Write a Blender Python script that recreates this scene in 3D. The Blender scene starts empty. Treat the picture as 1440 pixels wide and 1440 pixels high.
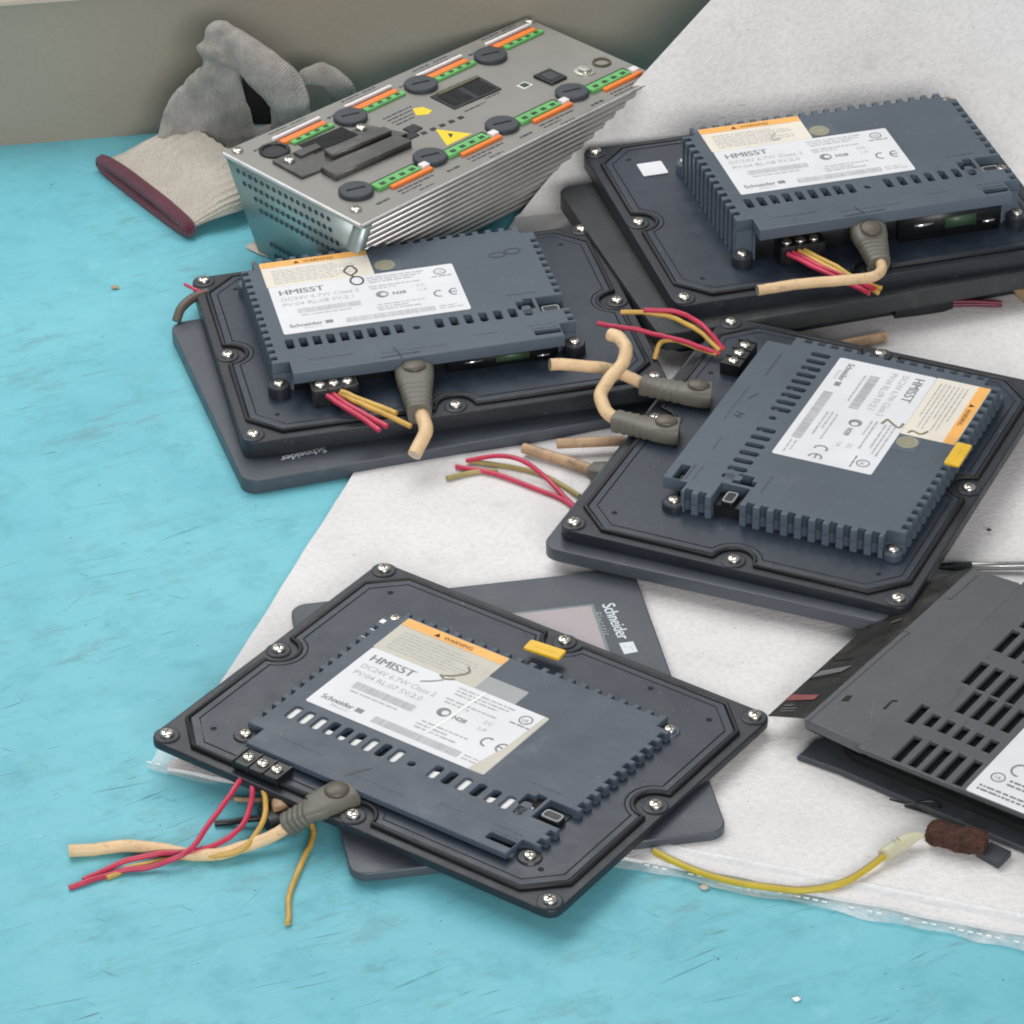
import bpy, bmesh, math, random
from mathutils import Matrix, Vector, Euler
random.seed(7)
S = 0.001                                   # everything below is written in millimetres
scene = bpy.context.scene
COL = scene.collection
R = math.radians

# ------------------------------------------------------------------ camera (surveyed from the photograph)
F, PITCH, ROLL, CAMH = 5717.39, 0.5676979, -0.0197592, 801.977
fw = Vector((0, math.cos(PITCH), -math.sin(PITCH)))
r0 = Vector((1, 0, 0)); u0 = r0.cross(fw)
cr = math.cos(ROLL)*r0 + math.sin(ROLL)*u0
cu = -math.sin(ROLL)*r0 + math.cos(ROLL)*u0
O = Vector((0, 0, CAMH))

def at(px, py, z=0.0):
    """point of the bench scene (mm) at height z that the survey saw at photo pixel px, py"""
    d = cr*((px-720)/F) - cu*((py-720)/F) + fw
    return O + d*((z-O.z)/d.z)

cam = bpy.data.cameras.new('camera'); cam_o = bpy.data.objects.new('camera', cam); COL.objects.link(cam_o)
cam.sensor_width = 36; cam.lens = F*36/1440; cam.clip_start = 0.05; cam.clip_end = 50
m = Matrix((cr, cu, -fw)).transposed().to_4x4(); m.translation = O*S
cam_o.matrix_world = m
scene.camera = cam_o

# ------------------------------------------------------------------ materials
def new_mat(name):
    mt = bpy.data.materials.new(name); mt.use_nodes = True
    nt = mt.node_tree; nt.nodes.clear()
    out = nt.nodes.new('ShaderNodeOutputMaterial'); p = nt.nodes.new('ShaderNodeBsdfPrincipled')
    nt.links.new(p.outputs[0], out.inputs[0])
    return mt, nt, p
def srgb(*c):
    f = lambda v: v/12.92 if v <= .04045 else ((v+.055)/1.055)**2.4
    return tuple(f(x/255) for x in c)
def N(nt, t, **kw):
    n = nt.nodes.new(t)
    for k, v in kw.items():
        if k in n.inputs.keys(): n.inputs[k].default_value = v
        else: setattr(n, k, v)
    return n
def coords(nt, scale=(1, 1, 1), rot=(0, 0, 0)):
    tc = N(nt, 'ShaderNodeTexCoord'); mp = N(nt, 'ShaderNodeMapping')
    mp.inputs['Scale'].default_value = tuple(s*1000 for s in scale); mp.inputs['Rotation'].default_value = rot
    if any(rot):
        m2 = N(nt, 'ShaderNodeMapping'); m2.inputs['Rotation'].default_value = tuple(-a for a in rot); mp.inputs['Rotation'].default_value = (0, 0, 0)
        nt.links.new(tc.outputs['Object'], m2.inputs['Vector']); nt.links.new(m2.outputs[0], mp.inputs['Vector'])
    else: nt.links.new(tc.outputs['Object'], mp.inputs['Vector'])
    return mp.outputs[0]
def noise(nt, vec, scale, detail=4, rough=.55):
    n = N(nt, 'ShaderNodeTexNoise'); n.inputs['Scale'].default_value = scale; n.inputs['Detail'].default_value = detail
    n.inputs['Roughness'].default_value = rough
    nt.links.new(vec, n.inputs['Vector']); return n.outputs['Fac']
def ramp(nt, fac, stops):
    r = N(nt, 'ShaderNodeValToRGB'); e = r.color_ramp.elements
    while len(e) < len(stops): e.new(.5)
    for i, (p, c) in enumerate(stops):
        e[i].position = p; e[i].color = (*c, 1) if len(c) == 3 else c
    nt.links.new(fac, r.inputs[0]); return r.outputs[0]
def g(v): return (v, v, v)
def mix(nt, fac, a, b, blend='MIX'):
    x = N(nt, 'ShaderNodeMix', data_type='RGBA', blend_type=blend)
    for sock, v in ((x.inputs[0], fac), (x.inputs[6], a), (x.inputs[7], b)):
        if hasattr(v, 'links') or isinstance(v, bpy.types.NodeSocket): nt.links.new(v, sock)
        elif isinstance(v, (int, float)): sock.default_value = v
        else: sock.default_value = (*v, 1)
    return x.outputs[2]
def bump(nt, p, h, strength, dist=.0004):
    b = N(nt, 'ShaderNodeBump'); b.inputs['Strength'].default_value = strength; b.inputs['Distance'].default_value = dist
    nt.links.new(h, b.inputs['Height']); nt.links.new(b.outputs[0], p.inputs['Normal'])

def mat(name, col, rough=.5, metal=0., var=.15, vscale=.05, grime=None, gcov=.55, bumpy=0., bscale=1.5, spec=.5, worn=0.):
    """a surface with uneven tone, optional grime patches and a fine grain"""
    mt, nt, p = new_mat(name)
    v = coords(nt)
    n1 = noise(nt, v, vscale, 6, .6)
    c = mix(nt, ramp(nt, n1, [(.3, g(0)), (.7, g(1))]), tuple(x*(1-var) for x in col), tuple(min(1, x*(1+var)) for x in col))
    if grime:
        n2 = noise(nt, v, vscale*2.7, 8, .7)
        c = mix(nt, ramp(nt, n2, [(gcov, g(0)), (min(.98, gcov+.18), g(.75))]), c, grime)
    if worn:                                           # fine scratches, dust specks and rubbed edges
        pale = tuple(min(1, x*1.6+.025) for x in col)
        for sc, ang, lo in (((.05, 1.3, 1), 25, .71), ((.07, 1.5, 1), -50, .73), ((.04, 1.2, 1), 80, .73)):
            f = ramp(nt, noise(nt, coords(nt, sc, (0, 0, R(ang))), 1, 2, .5), [(lo-.02, g(0)), (lo+.03, g(.5*worn))])
            c = mix(nt, f, c, pale)
        c = mix(nt, ramp(nt, noise(nt, v, .6, 2), [(.70, g(0)), (.74, g(.7*worn))]), c, tuple(x*.5+.12 for x in col))
        c = mix(nt, ramp(nt, noise(nt, v, .012, 7, .75), [(.5, g(0)), (.68, g(.55*worn))]), c, tuple(x*1.25+.008 for x in col))
        ge = N(nt, 'ShaderNodeNewGeometry')
        c = mix(nt, ramp(nt, ge.outputs['Pointiness'], [(.52, g(0)), (.60, g(.55*worn))]), c, pale)
    nt.links.new(c, p.inputs['Base Color'])
    n3 = noise(nt, v, vscale*4, 5)
    rr = ramp(nt, n3, [(.3, g(max(.02, rough-.08))), (.7, g(min(1, rough+.1)))])
    nt.links.new(rr, p.inputs['Roughness'])
    p.inputs['Metallic'].default_value = metal; p.inputs['Specular IOR Level'].default_value = spec
    if bumpy: bump(nt, p, noise(nt, v, bscale, 3), bumpy)
    return mt

M = {}
M['case'] = mat('blue_grey_plastic', (.056, .077, .103), .42, worn=1.0, var=.09, vscale=.02, grime=(.10, .115, .13), gcov=.6, bumpy=.12, bscale=2.2)
M['case_shaded'] = mat('shaded_blue_grey_plastic', (.044, .062, .088), .42, worn=1.0, var=.12, vscale=.02, grime=(.11, .13, .165), gcov=.58, bumpy=.12, bscale=2.2)  # case plastic darkened; the front housing's missing sheen put into the colour
M['plate'] = mat('dark_moulded_plastic', (.009, .0125, .0195), .42, worn=1.0, var=.2, vscale=.03, grime=(.05, .06, .07), gcov=.62, bumpy=.15, bscale=2)
M['field'] = mat('dark_blue_plastic', (.0175, .027, .044), .38, worn=1.0, var=.15, vscale=.025, grime=(.062, .072, .084), gcov=.62, bumpy=.15, bscale=2)
M['bezel'] = mat('charcoal_bezel_plastic', (.052, .063, .080), .40, worn=1.0, var=.1, vscale=.02, grime=(.1, .115, .13), gcov=.6, bumpy=.08, bscale=2)
M['bezel_dirty'] = mat('dusty_bezel_plastic', (.022, .025, .028), .5, worn=0.6, var=.3, vscale=.03, grime=(.07, .068, .062), gcov=.55, bumpy=.2, bscale=2)
M['rubber'] = mat('black_rubber', (.008, .009, .012), .55, var=.2)
M['black'] = mat('black_plastic', (.009, .01, .012), .4, var=.25)
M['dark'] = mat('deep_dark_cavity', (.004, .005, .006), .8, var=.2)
M['steel'] = mat('screw_steel', (.72, .69, .63), .3, 1., var=.1, vscale=.4)
M['slot'] = mat('dark_screw_slot', (.1, .085, .05), .6, var=.3, vscale=.5)  # dark brown of screw slots and small trims
M['white_label'] = mat('white_label_paper', (.70, .71, .74), .4, var=.05, vscale=.04, grime=(.6, .58, .52), gcov=.66)
M['cream_label'] = mat('cream_label_paper', (.74, .69, .60), .4, var=.05, vscale=.04, grime=(.6, .52, .38), gcov=.62)
M['old_label'] = mat('yellowed_label_paper', (.52, .50, .43), .4, var=.08, vscale=.04, grime=(.43, .4, .33), gcov=.6)
M['orange'] = mat('orange_label_ink', (.84, .42, .10), .4, var=.12, vscale=.08)
M['ink'] = mat('grey_label_ink', (.21, .215, .23), .5, var=.2, vscale=.3)
M['ink_pale'] = mat('pale_label_ink', (.42, .425, .44), .5, var=.15, vscale=.3)
M['pen'] = mat('marker_pen_ink', (.05, .055, .06), .5, var=.3, vscale=.3)
M['pen_green'] = mat('olive_marker_ink', (.2, .19, .10), .5, var=.3, vscale=.3)
M['logo'] = mat('white_logo_print', (.62, .68, .72), .4, var=.1)
M['logo_grey'] = mat('grey_logo_print', (.33, .36, .39), .4, var=.1)
M['red_wire'] = mat('crimson_wire', (.50, .035, .085), .38, var=.2, vscale=.1, grime=(.22, .02, .05), gcov=.6)
M['maroon_wire'] = mat('maroon_wire', (.13, .012, .03), .4, var=.2, vscale=.1)
M['yellow_wire'] = mat('ochre_wire', (.56, .35, .075), .4, var=.2, vscale=.1, grime=(.33, .2, .05), gcov=.6)
M['olive_wire'] = mat('olive_wire', (.33, .27, .10), .45, var=.2, vscale=.1)
M['beige'] = mat('beige_cable', (.70, .50, .29), .48, var=.12, vscale=.12, grime=(.2, .12, .06), gcov=.54)
M['beige_dim'] = mat('dirty_beige_cable', (.42, .28, .17), .5, var=.25, vscale=.1, grime=(.15, .09, .05), gcov=.52)
M['boot'] = mat('olive_grey_boot', (.125, .12, .10), .5, var=.15, vscale=.1, grime=(.09, .08, .05), gcov=.6)
M['latch'] = mat('brown_grey_latch', (.10, .085, .066), .45, var=.15, vscale=.1)
M['copper'] = mat('cut_copper', (.55, .45, .35), .35, .6, var=.2, vscale=.5)
M['earth'] = mat('yellow_earth_wire', (.50, .38, .03), .4, var=.15, vscale=.1)
M['yellow_tab'] = mat('yellow_tab', (.75, .46, .02), .35, var=.12, vscale=.1)
M['sticker'] = mat('faded_round_sticker', (.27, .26, .17), .5, var=.12, vscale=.1)
M['tape'] = mat('grey_tape', (.29, .31, .32), .35, var=.08)
M['screen'] = mat('pinkish_dead_screen', (.36, .31, .33), .25, var=.05, vscale=.02, spec=.6)
M['screen_rim'] = mat('screen_rim', (.15, .19, .2), .3, var=.05)
M['liner'] = mat('white_inner_liner', (.86, .86, .86), .6, var=.04)
M['alu'] = mat('satin_grey_faceplate', (.255, .247, .228), .45, .2, var=.06, vscale=.02, grime=(.33, .31, .28), gcov=.6)
M['fin'] = mat('aluminium_fins', (.60, .59, .58), .36, .55, var=.08, vscale=.05)
M['mesh'] = mat('bench_tinted_steel', (.33, .40, .40), .36, .5, var=.12, vscale=.02, grime=(.3, .45, .36), gcov=.5)  # bluish tint is the cyan bench's reflection put into the colour
M['green'] = mat('green_connector', (.13, .44, .13), .4, var=.12, vscale=.1)
M['green_dark'] = mat('dark_green_hole', (.012, .05, .018), .5)
M['orange_bar'] = mat('orange_lever', (.85, .21, .03), .4, var=.1, vscale=.1)
M['red_gap'] = mat('red_brown_gap', (.25, .045, .03), .5)
M['white_bar'] = mat('white_strip', (.72, .69, .68), .45, var=.06)
M['yellow'] = mat('warning_yellow', (.80, .62, .015), .4, var=.06)
M['drive'] = mat('graphite_drive_plastic', (.060, .063, .073), .44, worn=1.0, var=.07, vscale=.015, grime=(.075, .078, .088), gcov=.6, bumpy=.2, bscale=2.5)
M['drive_side'] = mat('graphite_side_plastic', (.04, .047, .057), .46, var=.15, vscale=.03, grime=(.09, .1, .11), gcov=.6, bumpy=.15, bscale=2)
M['smoke'] = mat('smoked_cover', (.062, .06, .058), .3, var=.4, vscale=.03, grime=(.15, .145, .135), gcov=.5)
M['red_stripe'] = mat('faded_red_stripe', (.27, .075, .075), .4, var=.2, vscale=.1)
M['grey_stripe'] = mat('grey_stripe', (.16, .165, .17), .4, var=.1, vscale=.1)
M['rust'] = mat('rust', (.05, .019, .012), .9, var=.7, vscale=.25, grime=(.12, .045, .026), gcov=.52, bumpy=1., bscale=.7)
M['pcb'] = mat('green_circuit_board', (.045, .09, .05), .4, var=.3, vscale=.1)
M['sleeve'] = mat('yellowed_sleeve', (.55, .54, .38), .4, var=.1)
M['chrome'] = mat('bright_metal', (.8, .8, .8), .18, 1., var=.05)
M['stylus_metal'] = mat('dull_stylus_metal', (.42, .42, .42), .32, 1., var=.08)
M['wool'] = None

def table_material():
    mt, nt, p = new_mat('scuffed_cyan_paint')
    v = coords(nt)
    big = noise(nt, v, .011, 3, .5)
    c = mix(nt, ramp(nt, big, [(.3, g(0)), (.7, g(1))]), (.135, .45, .54), (.175, .525, .605))
    mid = noise(nt, v, .05, 8, .72)
    c = mix(nt, ramp(nt, mid, [(.5, g(0)), (.72, g(.75))]), c, (.105, .375, .445))
    c = mix(nt, ramp(nt, noise(nt, v, .085, 6, .7), [(.58, g(0)), (.75, g(.45))]), c, (.26, .62, .69))
    # wipe marks: long faint streaks
    for ang, lo, w, sc in ((22, .55, .35, (.010, .09, 1)), (34, .6, .3, (.03, .2, 1)), (-35, .62, .3, (.02, .13, 1))):
        st = noise(nt, coords(nt, sc, (0, 0, R(ang))), 1, 5, .65)
        c = mix(nt, ramp(nt, st, [(lo, g(0)), (lo+.17, g(w))]), c, (.10, .345, .41))
    # grey scuffs
    f = mix(nt, 1.0, ramp(nt, noise(nt, coords(nt, (.03, .075, 1), (0, 0, R(25))), 1, 9, .78), [(.52, g(0)), (.68, g(.75))]), ramp(nt, noise(nt, v, .013, 3), [(.42, g(0)), (.6, g(1))]), 'MULTIPLY')
    c = mix(nt, f, c, (.13, .25, .27))
    c = mix(nt, ramp(nt, noise(nt, coords(nt, (1, 1.6, 1), (0, 0, R(20))), .035, 9, .8), [(.6, g(0)), (.72, g(.6))]), c, (.085, .27, .33))
    c = mix(nt, ramp(nt, noise(nt, coords(nt, (1, 1, 1), (0, 0, R(77))), .16, 3, .6), [(.72, g(0)), (.76, g(.7))]), c, (.03, .075, .085))
    # dark scratches, masked so they come in clusters
    for n_, (sc, ang, lo, w) in enumerate((((.05, .9, 1), 24, .69, .9), ((.03, .7, 1), 33, .69, .8), ((.06, .8, 1), -30, .70, .8), ((.012, .55, 1), 17, .69, .85), ((.016, .6, 1), 60, .715, .7))):
        msk = ramp(nt, noise(nt, coords(nt, (1, 1, 1), (0, 0, R(40*n_+3))), .022, 3), [(.47, g(0)), (.6, g(1))])
        sn = noise(nt, coords(nt, sc, (0, 0, R(ang))), 1, 3, .5)
        f = mix(nt, 1.0, ramp(nt, sn, [(lo-.025, g(0)), (lo+.03, g(w))]), msk, 'MULTIPLY')
        c = mix(nt, f, c, (.05, .14, .17))
    spk = noise(nt, v, .42, 2, .5)
    c = mix(nt, ramp(nt, spk, [(.735, g(0)), (.77, g(.75))]), c, (.03, .10, .14))
    nt.links.new(c, p.inputs['Base Color'])
    nt.links.new(ramp(nt, mid, [(.3, g(.4)), (.7, g(.6))]), p.inputs['Roughness'])
    p.inputs['Specular IOR Level'].default_value = .35
    bump(nt, p, noise(nt, v, .25, 6), .25, .0005)
    return mt
M['table'] = table_material()

def foam_material():
    mt, nt, p = new_mat('white_packing_foam')
    v = coords(nt)
    n1 = noise(nt, v, .45, 4, .7); n2 = noise(nt, coords(nt, (.5, .95, .6), (0, 0, R(20))), 1, 3, .6)
    c = mix(nt, ramp(nt, noise(nt, v, .02, 5, .6), [(.3, g(0)), (.7, g(1))]), (.70, .69, .69), (.80, .79, .795))
    c = mix(nt, ramp(nt, n1, [(.42, g(0)), (.68, g(.42))]), c, (.55, .54, .54))
    c = mix(nt, ramp(nt, noise(nt, v, .06, 8, .7), [(.58, g(0)), (.78, g(.5))]), c, (.45, .42, .40))
    c = mix(nt, ramp(nt, noise(nt, v, .35, 2), [(.745, g(0)), (.77, g(.7))]), c, (.2, .18, .17))
    nt.links.new(c, p.inputs['Base Color']); p.inputs['Roughness'].default_value = .6
    p.inputs['Specular IOR Level'].default_value = .3
    h = mix(nt, .5, n1, n2)
    bump(nt, p, h, .5, .0011)
    return mt
M['foam'] = foam_material()

def film_material():
    mt = bpy.data.materials.new('clear_plastic_film'); mt.use_nodes = True; nt = mt.node_tree; nt.nodes.clear()
    out = N(nt, 'ShaderNodeOutputMaterial'); tr = N(nt, 'ShaderNodeBsdfTransparent'); pr = N(nt, 'ShaderNodeBsdfPrincipled')
    pr.inputs['Base Color'].default_value = (.75, .8, .82, 1); pr.inputs['Roughness'].default_value = .18
    v = coords(nt)
    mx = N(nt, 'ShaderNodeMixShader')
    nt.links.new(ramp(nt, noise(nt, v, .12, 4), [(.3, g(.25)), (.7, g(.6))]), mx.inputs[0])
    nt.links.new(tr.outputs[0], mx.inputs[1]); nt.links.new(pr.outputs[0], mx.inputs[2]); nt.links.new(mx.outputs[0], out.inputs[0])
    bump(nt, pr, noise(nt, v, .15, 3), .8, .001)
    return mt
M['film'] = film_material()

def wall_material():
    mt, nt, p = new_mat('grey_green_painted_steel')
    v = coords(nt)
    c = mix(nt, ramp(nt, noise(nt, v, .008, 4), [(.3, g(0)), (.7, g(1))]), (.30, .265, .212), (.335, .296, .238))
    c = mix(nt, ramp(nt, noise(nt, v, .6, 4), [(.4, g(0)), (.8, g(.25))]), c, (.21, .2, .16))
    nt.links.new(c, p.inputs['Base Color']); p.inputs['Roughness'].default_value = .38
    p.inputs['Specular IOR Level'].default_value = .35
    bump(nt, p, noise(nt, v, .25, 4), .18, .0005)
    return mt
M['wall'] = wall_material()
M['ledge'] = mat('brown_ledge', (.13, .105, .085), .5, var=.2, vscale=.02)

def wool_material(name, c1, c2, ribs):
    mt, nt, p = new_mat(name)
    v = coords(nt)
    c = mix(nt, ramp(nt, noise(nt, v, .06, 8, .7), [(.35, g(0)), (.65, g(1))]), c1, c2)
    n = noise(nt, v, .8, 4, .7)
    c = mix(nt, ramp(nt, n, [(.45, g(0)), (.75, g(.45))]), c, tuple(x*.55 for x in c1))
    nt.links.new(c, p.inputs['Base Color']); p.inputs['Roughness'].default_value = .95
    p.inputs['Specular IOR Level'].default_value = .1
    p.inputs['Sheen Weight'].default_value = .3
    wv = N(nt, 'ShaderNodeTexWave'); wv.inputs['Scale'].default_value = .38 if not ribs else .3; wv.inputs['Distortion'].default_value = 3.2; wv.inputs['Detail'].default_value = 2
    wv.inputs['Detail Scale'].default_value = .6
    nt.links.new(coords(nt, (1, .7, .5), (0, R(15), R(-35))) if ribs == 0 else v, wv.inputs['Vector'])
    hgt = mix(nt, .3 if not ribs else .2, n, wv.outputs['Fac'])
    if not ribs: nt.links.new(mix(nt, ramp(nt, wv.outputs['Fac'], [(.1, g(.22)), (.5, g(0))]), c, tuple(x*.6 for x in c1)), p.inputs['Base Color'])
    bump(nt, p, hgt, .9, .0014)
    return mt
M['wool'] = wool_material('grey_cotton_knit', (.27, .25, .22), (.50, .465, .445), 0)
M['cuff'] = wool_material('cream_cotton_rib', (.50, .455, .385), (.60, .55, .48), 1)
M['hem'] = wool_material('plum_overlock_thread', (.11, .018, .04), (.17, .032, .06), 0)
M['scrap'] = mat('crumpled_beige_paper', (.46, .41, .34), .5, var=.2, vscale=.1)

# ------------------------------------------------------------------ mesh helpers (all in mm)
def finish(bm, smooth=35):
    me = bpy.data.meshes.new('mesh')
    bmesh.ops.recalc_face_normals(bm, faces=bm.faces)
    bm.to_mesh(me); bm.free()
    me.transform(Matrix.Scale(S, 4))
    if smooth:
        me.set_sharp_from_angle(angle=R(smooth)); me.polygons.foreach_set('use_smooth', [abs(p.normal.z) < .9995 for p in me.polygons])
    else: me.polygons.foreach_set('use_smooth', [False]*len(me.polygons))
    return me
def obj(name, me, mats, parent=None, smooth=35):
    if isinstance(me, bmesh.types.BMesh): me = finish(me, smooth)
    o = bpy.data.objects.new(name, me); COL.objects.link(o)
    if not me.materials:
        for x in (mats if isinstance(mats, (list, tuple)) else [mats]): me.materials.append(M[x])
    if parent: o.parent = parent
    return o
def tag(o, label=None, cat=None, group=None, kind=None):
    for k, v in (('label', label), ('category', cat), ('group', group), ('kind', kind)):
        if v: o[k] = v
    return o
def thing(name, label, cat, pos=(0, 0, 0), rot=None, group=None):
    o = bpy.data.objects.new(name, None); COL.objects.link(o); o.empty_display_size = .01
    mt = (rot.to_4x4() if rot else Matrix.Identity(4)); mt.translation = Vector(pos)*S
    o.matrix_world = mt
    return tag(o, label, cat, group)

def box(bm, x0, x1, y0, y1, z0, z1, mi=0, mx=None, bev=0):
    b = bmesh.new()
    bmesh.ops.create_cube(b, size=1)
    for v in b.verts:
        v.co = Vector((x0+(v.co.x+.5)*(x1-x0), y0+(v.co.y+.5)*(y1-y0), z0+(v.co.z+.5)*(z1-z0)))
    if bev: bmesh.ops.bevel(b, geom=b.edges[:], offset=bev, segments=2, profile=.5, affect='EDGES')
    for f in b.faces: f.material_index = mi
    merge(bm, b, mx)
def merge(bm, b, mx=None):
    me = bpy.data.meshes.new('tmp'); b.to_mesh(me); b.free()
    if mx: me.transform(mx)
    bm.from_mesh(me); bpy.data.meshes.remove(me)
def prism(bm, poly, z0, z1, mi=0):
    """solid with the given plan; z0 and z1 may be lists (one height per corner), poly may be (bottom, top)"""
    pb, pt = poly if isinstance(poly, tuple) else (poly, poly)
    n = len(pb)
    zb = z0 if isinstance(z0, (list, tuple)) else [z0]*n
    zt = z1 if isinstance(z1, (list, tuple)) else [z1]*n
    b = bmesh.new()
    lo = [b.verts.new((p[0], p[1], z)) for p, z in zip(pb, zb)]
    hi = [b.verts.new((p[0], p[1], z)) for p, z in zip(pt, zt)]
    b.faces.new(lo[::-1]); b.faces.new(hi)
    for i in range(n): b.faces.new((lo[i], lo[(i+1) % n], hi[(i+1) % n], hi[i]))
    for f in b.faces: f.material_index = mi
    merge(bm, b)
def quad(bm, pts, mi=0):
    f = bm.faces.new([bm.verts.new(p) for p in pts]); f.material_index = mi; return f
def solid(loops, z0, z1, bev=0., mi=0, bm=None, res=2):
    """flat plate with holes: first loop is the outline, the others are cut out"""
    cd = bpy.data.curves.new('tmp', 'CURVE'); cd.dimensions = '2D'; cd.fill_mode = 'BOTH'
    for L in loops:
        sp = cd.splines.new('POLY'); sp.points.add(len(L)-1)
        for q, p in zip(sp.points, L): q.co = (p[0], p[1], 0, 1)
        sp.use_cyclic_u = True
    cd.extrude = max(.01, (z1-z0)/2-bev); cd.bevel_depth = bev; cd.bevel_resolution = res; cd.offset = -bev
    o = bpy.data.objects.new('tmp', cd); COL.objects.link(o)
    dg = bpy.context.evaluated_depsgraph_get(); me = bpy.data.meshes.new_from_object(o.evaluated_get(dg))
    bpy.data.objects.remove(o); bpy.data.curves.remove(cd)
    me.transform(Matrix.Translation((0, 0, (z0+z1)/2)))
    b = bmesh.new(); b.from_mesh(me); bpy.data.meshes.remove(me)
    bmesh.ops.remove_doubles(b, verts=b.verts, dist=.002)
    for f in b.faces: f.material_index = mi
    if bm is None: return b
    merge(bm, b); return bm
def rrect(x0, x1, y0, y1, r, n=5):
    out = []
    for cx, cy, a in ((x1-r, y0+r, -90), (x1-r, y1-r, 0), (x0+r, y1-r, 90), (x0+r, y0+r, 180)):
        for i in range(n+1):
            t = R(a+90*i/n); out.append((cx+r*math.cos(t), cy+r*math.sin(t)))
    return out
def circle(cx, cy, r, n=16, ry=None): return [(cx+r*math.cos(2*math.pi*i/n), cy+(ry or r)*math.sin(2*math.pi*i/n)) for i in range(n)]
def lathe(bm, prof, n=20, mi=0, mx=None):
    b = bmesh.new(); rings = []
    for r, z in prof:
        rings.append([b.verts.new((0, 0, z))] if r < 1e-6 else [b.verts.new((r*math.cos(2*math.pi*i/n), r*math.sin(2*math.pi*i/n), z)) for i in range(n)])
    for a, c in zip(rings, rings[1:]):
        for i in range(n):
            j = (i+1) % n
            if len(a) == 1 and len(c) == 1: continue
            if len(a) == 1: b.faces.new((a[0], c[i], c[j]))
            elif len(c) == 1: b.faces.new((a[i], a[j], c[0]))
            else: b.faces.new((a[i], a[j], c[j], c[i]))
    for f in b.faces: f.material_index = mi
    merge(bm, b, mx)
def smooth_path(pts, per=8, closed=False):
    P = [Vector(p) for p in pts]; n = len(P); out = []
    for i in range(n if closed else n-1):
        if closed: a, b, c, d = P[i-1], P[i], P[(i+1) % n], P[(i+2) % n]
        else: a, b, c, d = P[max(i-1, 0)], P[i], P[i+1], P[min(i+2, n-1)]
        for k in range(per):
            t = k/per
            out.append(.5*((2*b)+(c-a)*t+(2*a-5*b+4*c-d)*t*t+(3*b-a-3*c+d)*t**3))
    if not closed: out.append(P[-1])
    return out
def loft(bm, path, dims, up=Vector((0, 0, 1)), n=16, power=2., mi=0, rib=None):
    """sweep a superellipse of width, height dims[i] along the path"""
    b = bmesh.new(); rings = []
    for i, p in enumerate(path):
        t = (path[min(i+1, len(path)-1)]-path[max(i-1, 0)]).normalized()
        s = t.cross(up)
        s = s.normalized() if s.length > 1e-4 else Vector((1, 0, 0))
        w = s.cross(t).normalized(); ring = []
        for k in range(n):
            a = 2*math.pi*k/n; ca, sa = math.cos(a), math.sin(a)
            x = math.copysign(abs(ca)**(2/power), ca); y = math.copysign(abs(sa)**(2/power), sa)
            q = rib(k, i) if rib else 1
            ring.append(b.verts.new(p+s*(x*dims[i][0]/2*q)+w*(y*dims[i][1]/2*q)))
        rings.append(ring)
    for r1, r2 in zip(rings, rings[1:]):
        for k in range(n): b.faces.new((r1[k], r1[(k+1) % n], r2[(k+1) % n], r2[k]))
    b.faces.new(rings[0][::-1]); b.faces.new(rings[-1])
    for f in b.faces: f.material_index = mi
    merge(bm, b)
def tube(bm, pts, r, per=8, n=8, mi=0, closed=False, smooth=True, caps=None):
    path = smooth_path(pts, per, closed) if smooth else [Vector(p) for p in pts]
    b = bmesh.new(); rings = []; nrm = None; m_ = len(path)
    for i, p in enumerate(path):
        if closed: t = (path[(i+1) % m_]-path[i-1]).normalized()
        else: t = (path[min(i+1, m_-1)]-path[max(i-1, 0)]).normalized()
        if nrm is None: nrm = t.orthogonal().normalized()
        nrm = (nrm-t*nrm.dot(t)).normalized(); bi = t.cross(nrm)
        rings.append([b.verts.new(p+(nrm*math.cos(2*math.pi*k/n)+bi*math.sin(2*math.pi*k/n))*r) for k in range(n)])
    pairs = list(zip(rings, rings[1:]))
    for r1, r2 in pairs:
        for k in range(n): b.faces.new((r1[k], r1[(k+1) % n], r2[(k+1) % n], r2[k]))
    if closed:
        r1, r2 = rings[-1], rings[0]
        off = min(range(n), key=lambda q: (r1[0].co-r2[q].co).length)
        for k in range(n): b.faces.new((r1[k], r1[(k+1) % n], r2[(k+1+off) % n], r2[(k+off) % n]))
    for f in b.faces: f.material_index = mi
    if not closed:
        b.faces.new(rings[0][::-1]).material_index = mi if caps is None else caps
        b.faces.new(rings[-1]).material_index = mi if caps is None else caps
    merge(bm, b)
def ribbon(bm, pts, w, z, mi=0, per=6):
    """flat pen stroke"""
    path = smooth_path([(p[0], p[1], 0) for p in pts], per); vs = []
    for i, p in enumerate(path):
        t = (path[min(i+1, len(path)-1)]-path[max(i-1, 0)]).normalized(); s = Vector((-t.y, t.x, 0))*w/2
        vs.append((bm.verts.new((p.x+s.x, p.y+s.y, z)), bm.verts.new((p.x-s.x, p.y-s.y, z))))
    for a, b in zip(vs, vs[1:]): bm.faces.new((a[0], b[0], b[1], a[1])).material_index = mi
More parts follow.
